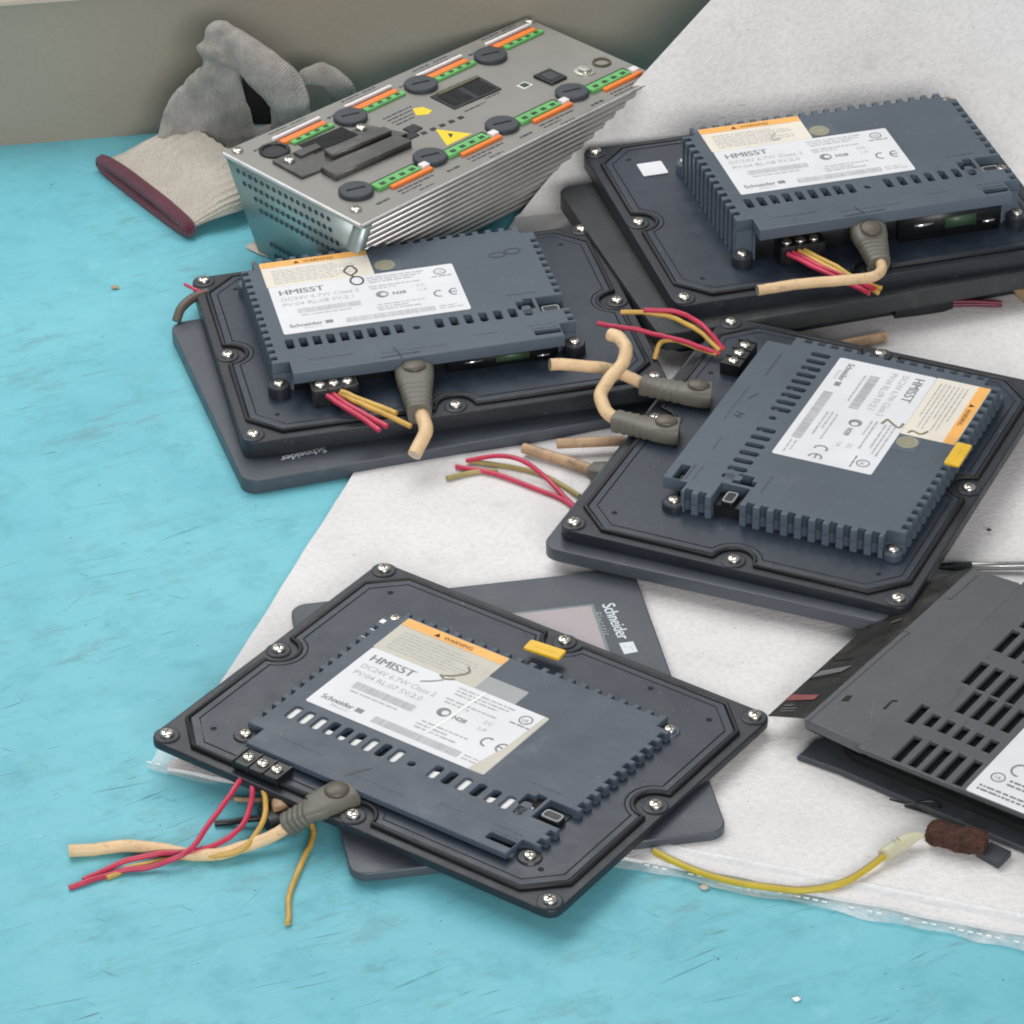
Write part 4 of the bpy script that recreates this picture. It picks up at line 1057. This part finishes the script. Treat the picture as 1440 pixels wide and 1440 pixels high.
# ------------------------------------------------------------------ cotton glove against the wall
def glove():
    base = at(280, 200, 0)
    root = thing('work_glove', 'dirty grey cotton work glove with a plum hem, slumped against the wall', 'glove', base)
    L_ = lambda *p: at(*p)-base
    def sec_path(secs): return [L_(*s[:3]) for s in secs]
    # ribbed cuff: a flattened tube from hem to wrist
    secs = [(at(141, 229, 4), at(264, 323, 4), 5), (at(172, 219, 6), at(287, 310, 6), 10), (at(203, 205, 9), at(315, 296, 9), 16), (at(231, 193, 11), at(345, 285, 10), 18), (at(247, 186, 13), at(366, 262, 12), 17)]
    def cuff_ring(a, b, th, n, ribs, k0=0):
        a, b = a-base, b-base; c = (a+b)/2; s = (b-a)/2; out = []
        for k in range(n):
            t = 2*math.pi*k/n; q = 1+.04*math.cos(t*ribs+.5*math.sin(k0))+.03*math.sin(t*7+k0)
            ct, st_ = math.cos(t), math.sin(t)
            zz = math.copysign(abs(st_)**.8, st_)
            out.append(c+s*(ct*(1+.012*math.sin(ribs*t)))+Vector((0, 0, 1))*zz*th/2*q+Vector((0, 0, max(0, th/2-c.z+.4))))
        return out
    def interp(t):
        x = t*(len(secs)-1); i = min(int(x), len(secs)-2); f_ = x-i
        return secs[i][0].lerp(secs[i+1][0], f_), secs[i][1].lerp(secs[i+1][1], f_), secs[i][2]*(1-f_)+secs[i+1][2]*f_
    def ring_mesh(t0, t1, m_, n=220, ribs=34, grow=1.):
        bm = bmesh.new(); rings = []
        for j in range(m_+1):
            a, b, th = interp(t0+(t1-t0)*j/m_); th *= grow
            rings.append([bm.verts.new(p) for p in cuff_ring(a, b, th, n, ribs, j*.3)])
        for r1, r2 in zip(rings, rings[1:]):
            for k in range(n): bm.faces.new((r1[k], r1[(k+1) % n], r2[(k+1) % n], r2[k]))
        bm.faces.new(rings[0][::-1]); bm.faces.new(rings[-1])
        return bm
    obj('cuff', ring_mesh(.05, 1, 22), 'cuff', root, 50)
    # hem: thick stitched band
    bm = bmesh.new(); a, b, th = interp(.02); pts = cuff_ring(a, b, th*1.05, 60, 0)
    tube(bm, pts, 3.0, 1, 8, closed=True, smooth=False)
    a2, b2, th2 = interp(.06); prism_pts = cuff_ring(a2, b2, th2*1.0, 60, 0)
    rng = [bm.verts.new(p) for p in pts]; bm.faces.new(rng)
    obj('hem', bm, 'hem', root, 60)
    # palm and fingers as one continuous skin
    bm = bmesh.new()
    def blob(path, dims, n=20, power=2.2, up=Vector((0, 1, .3))): loft(bm, [p-base for p in path], dims, up, n, power)
    blob([at(290, 222, 10), at(291, 203, 12), at(291, 180, 17), at(296, 152, 27), at(303, 124, 38), at(310, 100, 48), at(316, 80, 55)],
         [(40, 17), (44, 20), (42, 18), (35, 16), (26, 14), (18, 12), (11, 9)])
    blob([at(240, 192, 8), at(250, 172, 14), at(268, 135, 28), at(284, 100, 42)], [(8, 9), (10, 10), (9, 9), (5, 5)])
    def finger(pts, rads, per=6):
        P = smooth_path([p-base for p in pts], per); Rr = []
        for i in range(len(P)):
            x = i/per; j = min(int(x), len(rads)-2); Rr.append(rads[j]+(rads[j+1]-rads[j])*(x-j))
        loft(bm, P, [(2.15*r, 2*r*.72) for r in Rr], Vector((.3, 1, .2)), 16, 2)
        for e, r in ((P[0], Rr[0]), (P[-1], Rr[-1])): 
            b = bmesh.new(); bmesh.ops.create_uvsphere(b, u_segments=14, v_segments=10, radius=r*.85); merge(bm, b, Matrix.Translation(e))
    finger([at(308, 50, 62), at(338, 72, 58), at(372, 98, 52), at(398, 124, 43), at(410, 160, 30), at(408, 205, 14)], [7.6, 9.0, 9.4, 9.2, 8.2, 8])
    finger([at(282, 70, 56), at(298, 78, 56), at(318, 84, 55)], [3.6, 5, 6])
    finger([at(430, 108, 38), at(452, 104, 38), at(472, 116, 33), at(484, 142, 24), at(480, 178, 12)], [4, 5.6, 6.2, 6.4, 6.4])
    finger([at(330, 205, 10), at(360, 204, 9), at(405, 190, 9), at(450, 180, 9)], [9, 8, 7.5, 7])
    me = finish(bm, 0); o = bpy.data.objects.new('tmp', me); COL.objects.link(o)
    md = o.modifiers.new('r', 'REMESH'); md.mode = 'VOXEL'; md.voxel_size = .0011
    dg = bpy.context.evaluated_depsgraph_get(); me2 = bpy.data.meshes.new_from_object(o.evaluated_get(dg)); bpy.data.objects.remove(o)
    me2.materials.clear()
    b = bmesh.new(); b.from_mesh(me2)
    for _ in range(5): bmesh.ops.smooth_vert(b, verts=b.verts, factor=.5, use_axis_x=True, use_axis_y=True, use_axis_z=True)
    from mathutils import noise as mnoise
    b.normal_update()
    for v in b.verts:
        q = v.co/S
        d = 1.2*mnoise.noise(q*.07)-1.5*max(0, .25-abs(mnoise.noise(q*.06+Vector((3, 1, 2)))))*4*.5+.3*mnoise.noise(q*.2)+.12*mnoise.noise(q*.8)
        v.co += v.normal*d*S
        if v.co.z+base.z*S < .0006: v.co.z = .0006
    b.to_mesh(me2); b.free()
    me2.polygons.foreach_set('use_smooth', [True]*len(me2.polygons))
    obj('glove_body', me2, 'wool', root)
    bm = bmesh.new()                                   # dark form behind the finger; the hole's shade put into its colour
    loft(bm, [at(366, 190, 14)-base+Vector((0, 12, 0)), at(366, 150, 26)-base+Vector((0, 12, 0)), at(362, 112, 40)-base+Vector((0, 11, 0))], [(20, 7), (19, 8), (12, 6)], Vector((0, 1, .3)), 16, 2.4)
    obj('hole_shade', bm, 'dark', root)
glove()

# ------------------------------------------------------------------ graphite motor drive at bottom right
def motor_drive():
    o_ = at(1280, 1150, 2.2)
    root = thing('motor_drive', 'graphite motor drive with slotted cover and white label, cut off by the right edge', 'drive', o_)
    P = lambda *p: at(*p)-o_
    zt = 18.
    def slab(bm, pts, z_top, z_bot, mi=0, shrink=0.):
        T = [P(p[0], p[1], z_top) for p in pts]; prism(bm, [(p.x, p.y) for p in T], z_bot-o_.z, z_top-o_.z, mi)
    # body: rear part with the ventilation slots
    TL, BL = (1435, 822), (1205, 1051)
    e = P(*TL, zt); f_ = P(*BL, zt); ds = (e-f_).normalized(); dn = Vector((ds.y, -ds.x, 0))        # along the seam, away to the right
    g_ = P(1440, 1146, zt)
    dn = (g_-f_).normalized()
    Ls = (e-f_).length+10
    mx = Matrix((ds, dn*1., Vector((0, 0, 1)))).transposed().to_4x4(); mx.translation = Vector((f_.x, f_.y, 0))
    inv = mx.inverted()
    def loc(px, py, z=zt): q = inv @ P(px, py, z); return q
    def grid_rect(px, py, l, w): q = loc(px, py); return [(q.x-l/2, q.y-w/2), (q.x+l/2, q.y-w/2), (q.x+l/2, q.y+w/2), (q.x-l/2, q.y+w/2)]
    slots = []
    c4 = lambda x, y: (1080+x/4, 790+y/4)
    c5 = lambda x, y: (1100+x/4.235, 1020+y/4.235)
    lo = [c5(745, 138), c5(840, 172), c5(925, 210), c5(1012, 245), c5(1107, 282)]
    for (x, y) in lo: slots.append(grid_rect(x, y, 15.5, 3.3))
    for i in range(6): x, y = c4(842+i*82, 855+i*36); slots.append(grid_rect(x, y, (12, 7.5, 7.5, 7.5, 7.5, 7.5)[i], 3.2))
    for i in range(4): x, y = c4(1130+i*85, 790+i*35); slots.append(grid_rect(x, y, 14, 3.2))
    for i in range(4): x, y = c4(1168+i*82, 625+i*36); slots.append(grid_rect(x, y, 14.5, 3.3))
    for i in range(4): x, y = c4(1345+i*80, 445+i*36); slots.append(grid_rect(x, y, 14.5, 3.3))
    for i in range(3): x, y = c4(1462+i*80, 345+i*36); slots.append(grid_rect(x, y, 7, 3.3))
    outline = [(0, 0), (Ls, 0), (Ls, 95), (0, 95)]
    bm = solid([outline]+slots, zt-o_.z-1.7, zt-o_.z, .3)
    box(bm, 11.5, Ls-.6, 3.4, 94, 1.0, zt-o_.z-3.2, 1); box(bm, 1.4, Ls-.6, 3.4, 94, zt-o_.z-3.1, zt-o_.z-2.5, 1)  # dark box and thin sheet under the slots stand in for their shade
    box(bm, 9.8, Ls-.3, .2, 3.2, .5, zt-o_.z-1.8, 3); box(bm, 9.8, 11.3, 3.3, 95, .5, zt-o_.z-3.2, 3)
    bm.transform(mx)
    body = obj('drive_body', bm, ['drive', 'dark', 'tape', 'drive_side'], root)
    # small arrows and text moulded near the slots
    # front cover (smooth) with the smoked keypad strip sloping away
    bm = bmesh.new()
    cover = [(1132, 1010), (1211, 1047), (1437, 822), (1433, 819), (1367, 798)]
    T = [P(p[0], p[1], zt) for p in cover]
    b = solid([[(p.x, p.y) for p in T]], zt-o_.z-4, zt-o_.z-.1, .5); merge(bm, b)
    cov = obj('front_cover', bm, 'drive', root)
    bm = bmesh.new()                                                     # moulded recesses and catch marks
    def patch(pts, mi=0, z=zt+.02):
        T = [P(p[0], p[1], z) for p in pts]; prism(bm, [(p.x, p.y) for p in T], z-o_.z-.08, z-o_.z, mi)
    patch([c4(410, 782), c4(440, 752), c4(475, 752), c4(452, 784)], 0); patch([c4(645, 826), c4(695, 778), c4(730, 778), c4(728, 786), c4(700, 786), c4(660, 828)], 0)
    for a, b_ in ((c4(225, 895), c4(770, 415)), (c4(770, 415), c4(798, 400)), (c4(798, 400), c4(755, 385)), (c4(990, 200), c4(1030, 208)), (c4(1030, 208), c4(1180, 75))):
        A, B = P(*a, zt+.02), P(*b_, zt+.02); d = (B-A).normalized()*1.; s = Vector((-d.y, d.x, 0))*.22
        quad(bm, [A+s, B+s, B-s, A-s], 1)
    for (x, y) in (c4(1070, 715), c4(900, 860), c4(1240, 535), c4(1010, 880), c4(1110, 905), c4(1200, 950)):
        patch([(x-4, y+3), (x+4, y-4), (x+6, y-3), (x-2, y+4)], 1)
    A, B = P(*c4(1000, 825), zt+.04), P(*c4(1105, 705), zt+.04); s = (B-A).normalized(); s = Vector((-s.y, s.x, 0))*.3
    quad(bm, [A+s, B+s, B-s, A-s], 1)
    obj('moulded_marking', bm, ['dark', 'drive_side'], cov, 0)
    # seam between cover and body: a dark gap strip just under the surface
    zl = 9.5
    ou = [(1079, 1007, zl), (1217, 882, zl), (1295, 822, zl+3), (1366, 797.5, zt-.6)]
    inn = [(1132, 1010.5, zt-.3), (1200, 949, zt-.3), (1325, 837, zt-.3), (1367, 799, zt-.3)]
    bm = bmesh.new(); vo = [bm.verts.new(P(*q)) for q in ou]; vi = [bm.verts.new(P(*q)) for q in inn]
    for i in range(3): bm.faces.new((vo[i], vo[i+1], vi[i+1], vi[i]))
    bmesh.ops.solidify(bm, geom=bm.faces[:], thickness=1.4)
    strip = obj('keypad_strip', bm, 'smoke', root, 20)
    bm = bmesh.new()
    def on_strip(u0, u1, v0, v1, mi, skew=0.):
        def pt(u, v):
            x = u*3; i = min(int(x), 2); fr = x-i
            a = P(*ou[i]).lerp(P(*ou[i+1]), fr); b_ = P(*inn[i]).lerp(P(*inn[i+1]), fr); return a.lerp(b_, v)
        pts = [pt(u0, v0), pt(u1, v0), pt(u1+skew, v1), pt(u0+skew, v1)]
        n_ = (pts[1]-pts[0]).cross(pts[3]-pts[0]).normalized()
        if n_.z < 0: n_ = -n_
        quad(bm, [p+n_*.12 for p in pts], mi)
    pa, pb, pc = P(*ou[0]), P(*ou[1]), P(*inn[0]); pn = (pb-pa).cross(pc-pa).normalized()
    if pn.z < 0: pn = -pn
    def hit(x, y):
        px, py = c4(x, y); d = cr*((px-720)/F)-cu*((py-720)/F)+fw; o2 = O-o_
        return o2+d*((pa-o2).dot(pn)/d.dot(pn))+pn*.35
    for pts, mi in (([(100, 785), (262, 779), (288, 752), (138, 752)], 0), ([(245, 655), (415, 622), (478, 587), (300, 618)], 1), ([(232, 664), (400, 640), (408, 634), (240, 656)], 2), ([(365, 562), (478, 548), (482, 543), (372, 555)], 2),
                    ([(75, 832), (160, 829), (163, 825), (80, 827)], 1), ([(90, 815), (150, 812), (153, 808), (95, 810)], 1), ([(70, 846), (150, 843), (152, 839), (74, 841)], 1), ([(690, 350), (752, 328), (756, 322), (700, 342)], 1)):
        quad(bm, [hit(*q) for q in pts], mi)
    obj('strip_marking', bm, ['red_stripe', 'grey_stripe', 'dark'], strip, 0)
    # open end below the cover with the board inside
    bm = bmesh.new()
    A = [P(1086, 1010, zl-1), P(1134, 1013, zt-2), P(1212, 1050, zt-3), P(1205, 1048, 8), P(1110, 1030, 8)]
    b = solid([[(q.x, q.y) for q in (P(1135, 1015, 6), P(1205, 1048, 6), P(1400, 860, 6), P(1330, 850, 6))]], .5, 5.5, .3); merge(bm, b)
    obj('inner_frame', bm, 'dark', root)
    bm = bmesh.new(); pl = [P(1140, 1018, 9), P(1196, 1046, 9), P(1260, 985, 9), P(1200, 960, 9)]
    prism(bm, [(p.x, p.y) for p in pl], 9-o_.z-1.5, 9-o_.z); obj('circuit_board', bm, 'pcb', root)
    # foot: wider dark base along the near side
    bm = bmesh.new()
    foot = [(1121, 1062), (1146, 1039), (1215, 1026), (1460, 1120), (1620, 1215), (1620, 1300), (1440, 1193), (1303, 1136), (1180, 1083)]
    zf = 5.
    T = [P(p[0], p[1], zf) for p in foot]; b = solid([[(p.x, p.y) for p in T]], .4, zf-o_.z, .8); merge(bm, b)
    T = [P(*c5(380, 180), zf), P(*c5(1440, 600), zf), P(*c5(1440, 650), zf), P(*c5(420, 215), zf)]
    prism(bm, [(p.x, p.y) for p in T], zf-o_.z, zf-o_.z+3, 1)
    ft = obj('base_foot', bm, ['drive_side', 'dark'], root)
    bm = bmesh.new()
    def ln(pts, z, r=.35): tube(bm, [P(*c5(x, y), z) for x, y in pts], r, 4, 6)
    ln([(640, 440), (760, 468), (840, 455), (905, 455), (945, 475), (925, 495), (890, 488)], zf+.2); ln([(730, 480), (900, 530), (1000, 545), (1040, 520), (1085, 535), (1080, 555)], zf-2, .4)
    obj('clip', bm, 'black', ft, 60)
    # grounding tab and the rusted plug with its yellow-green wire
    bm = bmesh.new(); T = [P(*c5(x, y), 5) for x, y in ((1160, 750), (1290, 822), (1365, 748), (1240, 690))]
    b = solid([[(p.x, p.y) for p in T]], .3, 5-o_.z, .3); merge(bm, b); obj('base_tab', bm, 'drive_side', root)
    bm = bmesh.new(); path = [P(*c5(x, y), 6.5) for x, y in ((866, 628), (880, 632), (930, 642), (1000, 660), (1080, 678), (1160, 695), (1215, 705))]
    loft(bm, path, [(4.5, 3.4), (8.6, 6), (10.3, 6.8), (9.4, 6.5), (10.8, 6.9), (9.6, 6.4), (7.4, 5)], n=28, power=2.3)
    from mathutils import noise as mnoise
    bmesh.ops.subdivide_edges(bm, edges=bm.edges[:], cuts=2, use_grid_fill=True)
    bm.normal_update()
    for v in bm.verts: v.co += v.normal*(.5*mnoise.noise(v.co*.35)+.6*mnoise.noise(v.co*1.1)+.35*mnoise.noise(v.co*2.6))
    obj('rusty_plug', bm, 'rust', root, 0)
    bm = bmesh.new(); path = smooth_path([P(*c5(x, y), z) for x, y, z in ((850, 655, 6), (800, 660, 6), (740, 685, 5.5), (660, 735, 5.2), (605, 775, 5))], 5)
    n_ = len(path); loft(bm, path, [(1.2+3.9*min(1, i/(n_*.45)), 1.2+3.4*min(1, i/(n_*.45))) for i in range(n_)], n=12)
    slv = obj('wire_sleeve', bm, 'sleeve', root, 60)
    bm = bmesh.new(); A = P(*c5(668, 706), 7.6); text(bm, '11', A.x, A.y, 3.2, A.z+.3, 0, .05, rot=R(35)); obj('sleeve_mark', bm, 'ink', slv, 0)
    W = [(*c5(612, 770), 4.8), (*c5(560, 815), 4.5), (*c5(470, 880), 4), (*c5(370, 935), 3.6), (*c5(250, 970), 3.2), (*c5(110, 985), 3), (*c5(-10, 975), 3), (1045, 1243, 3), (1000, 1232, 3), (960, 1217, 3), (920, 1197, 3)]
    pts = [P(*w) for w in W]
    bm = bmesh.new(); tube(bm, pts, 1.1, 8, 10, 0)
    ew = obj('earth_wire', bm, 'earth', root, 60)
    bm = bmesh.new(); tube(bm, [p+Vector((-.1, .5, .55)) for p in pts], .72, 8, 8, 0); obj('green_stripe', bm, 'olive_wire', ew, 60)
    # white label on the body
    L0, L1, L3 = loc(*c5(1090, 385)), loc(*c5(1440, 540)), loc(*c5(1440, 50))
    bm = bmesh.new(); lx, ly = L0.x, L0.y
    solid([rrect(lx, lx+62, ly, ly+44, 1, 3)], zt-o_.z-.05, zt-o_.z+.12, 0, 0, bm); bm.transform(mx)
    lab = obj('rating_label', bm, 'white_label', root)
    bm = bmesh.new(); z = zt-o_.z+.2
    # its text reads along the near edge of the label
    tm = mx @ Matrix.Translation((lx, ly, z)) @ Matrix(((0, -1, 0, 0), (1, 0, 0, 0), (0, 0, 1, 0), (0, 0, 0, 1)))
    tm = mx @ Matrix.Translation((lx+1.5, ly+1.0, z)) @ Matrix(((0, 1, 0, 0), (1, 0, 0, 0), (0, 0, 1, 0), (0, 0, 0, 1)))
    for k, (x, y, w) in enumerate(((1.5, 1.2, 36), (1.5, 3.2, 30), (9, 8.2, 10), (9, 10.4, 12), (26, 8.5, 14), (20, 24, 20), (20, 27, 22), (20, 30, 18), (8, 34, 30), (8, 38, 30))):
        microtext(bm, x, y, w, 1.0, 0, 0, 200+k, tm)
    solid_pts = []
    for r_a, r_b in ((2.6, 2.1),):
        b = solid([circle(4.8, 10.4, r_a, 18), circle(4.8, 10.4, r_b, 18)], -.02, .02); merge(bm, b, tm)
    text(bm, 'UL', 3.6, 9.5, 2.2, 0, 0, .03, mx=tm)
    for cx in (9.2, 15.8):
        b = bmesh.new(); ribbon(b, [(cx+2.8*math.cos(R(a)), 17.5+3.2*math.sin(R(a))) for a in range(62, 300, 17)], .8, 0, 0, 2); merge(bm, b, tm)
    quad(bm, [tm @ Vector(q) for q in ((13.2, 17.1, 0), (16.8, 17.1, 0), (16.8, 17.9, 0), (13.2, 17.9, 0))], 0)
    b = bmesh.new(); barcode(b, 20, 36, 13, 21, 0, 0, 77); merge(bm, b, tm)
    obj('lettering', bm, 'ink', lab, 0)
motor_drive()

# ------------------------------------------------------------------ loose small things
def pen_():
    a, b = at(1311, 797, 4.5), at(1600, 793, 5); d = (b-a).normalized()
    root = thing('stylus', 'silver stylus with a black tip lying on the foam beside the graphite drive', 'stylus', a)
    p = lambda t: d*t
    bm = bmesh.new(); loft(bm, [p(0), p(1), p(4), p(8), p(14)], [(.5, .5), (1.4, 1.4), (2.6, 2.6), (3.4, 3.4), (3.5, 3.5)], n=14); obj('tip', bm, 'black', root, 50)
    bm = bmesh.new(); loft(bm, [p(13.8), p(14.2), p(30), p(72)], [(2.8, 2.8), (3.1, 3.1), (3.2, 3.2), (3.2, 3.2)], n=14); obj('barrel', bm, 'stylus_metal', root, 50)
pen_()
def offcut(pts, r, m_, label):
    bm = bmesh.new(); a = at(*pts[0]); tube(bm, [at(*p)-a for p in pts], r, 8, 12, 0, caps=1)
    o = obj('cable_offcut', bm, [m_, 'copper'], None, 50); o.location = a*S
    tag(o, label, 'cable', 'loose cable offcuts')
offcut([(1130, 500, 4.4), (1180, 487, 4.4), (1215, 479, 4.4), (1245, 473, 4.4)], 2.1, 'beige_dim', 'short brown cable end lying behind the sideways housing')
offcut([(1428, 399, 4.8), (1436, 408, 4.8), (1460, 430, 4.8)], 2.6, 'beige', 'pale cream cable end at the right edge of the foam')
def crumb(px, py, z, s, m_, label):
    bm = bmesh.new(); bmesh.ops.create_icosphere(bm, subdivisions=2, radius=1)
    rd = random.Random(px)
    for v in bm.verts: v.co = Vector((v.co.x*s*rd.uniform(.8, 1.3), v.co.y*s*.8*rd.uniform(.8, 1.2), v.co.z*s*.5))
    o = obj('crumb', bm, m_, None, 60); o.location = at(px, py, z+s*.45)*S
    tag(o, label, 'debris', 'crumbs of debris')
crumb(990, 1248, 0, 1.5, 'scrap', 'small pale crumb on the cyan bench below the yellow green wire')
crumb(1120, 1405, 0, 1.3, 'liner', 'white speck on the cyan bench near the bottom edge')
crumb(162, 404, 0, 1.4, 'beige_dim', 'brown crumb on the cyan bench left of the pencilled housing')
crumb(1362, 719, 2.8, 1.0, 'black', 'black speck on the foam right of the yellow tabbed housing')
crumb(1391, 745, 2.8, .9, 'black', 'black speck on the foam above the silver stylus')
bm = bmesh.new(); rd = random.Random(9)
a = at(372, 350, .5); rim = [at(346, 348, .5), at(366, 336, 4), at(392, 335, 8), at(410, 345, 9), at(405, 358, 6), at(378, 362, 1)]
c = bm.verts.new((0, 0, 2.2)); vs = []
pth = smooth_path([p-a for p in rim], 4, True)
vs = [bm.verts.new(p+Vector((0, 0, rd.uniform(-.4, .4)))) for p in pth]
for i in range(len(vs)): bm.faces.new((vs[i], vs[(i+1) % len(vs)], c))
bmesh.ops.subdivide_edges(bm, edges=bm.edges[:], cuts=2)
for v in bm.verts: v.co.z = max(.1, v.co.z+rd.uniform(-.3, .3))
o = obj('paper_scrap', bm, 'scrap', None, 60); o.location = a*S
tag(o, 'crumpled beige paper scrap at the foot of the finned control unit', 'paper scrap')

# ------------------------------------------------------------------ light: workshop ceiling lamp, plus an added front fill and sheen lamp
w = bpy.data.worlds.new('World'); scene.world = w; w.use_nodes = True
bg = w.node_tree.nodes['Background']; bg.inputs[0].default_value = (.93, .97, 1.0, 1); bg.inputs[1].default_value = .30
def area(name, pos, size, size_y, power, target, col=(1, 1, 1)):
    ld = bpy.data.lights.new(name, 'AREA'); ld.shape = 'RECTANGLE'; ld.size = size; ld.size_y = size_y; ld.energy = power; ld.color = col
    o = bpy.data.objects.new(name, ld); COL.objects.link(o); o.location = pos
    o.rotation_euler = (Vector(target)-Vector(pos)).to_track_quat('-Z', 'Y').to_euler()
area('ceiling_and_fill', (-.34, 1.70, 1.05), 1.5, .8, 13.5, (-.08, 1.33, 0), (1, .985, .96))
area('ceiling_and_fill', (.3, -.6, .8), 1.2, .5, 26, (.05, 1.5, 0), (1, .955, .93))  # low fill lamp added on the camera side for upright faces
area('sheen_fill', (-.7, 3.3, 1.35), 1.5, .8, 4, (0, 1.2, 0), (.95, .98, 1))  # unseen lamp added at the back for sheen on the plastic

scene.view_settings.view_transform = 'Standard'; scene.view_settings.look = 'None'; scene.view_settings.exposure = 0; scene.view_settings.gamma = 1
scene.cycles.max_bounces = 6
scene.cycles.filter_width = 1.9
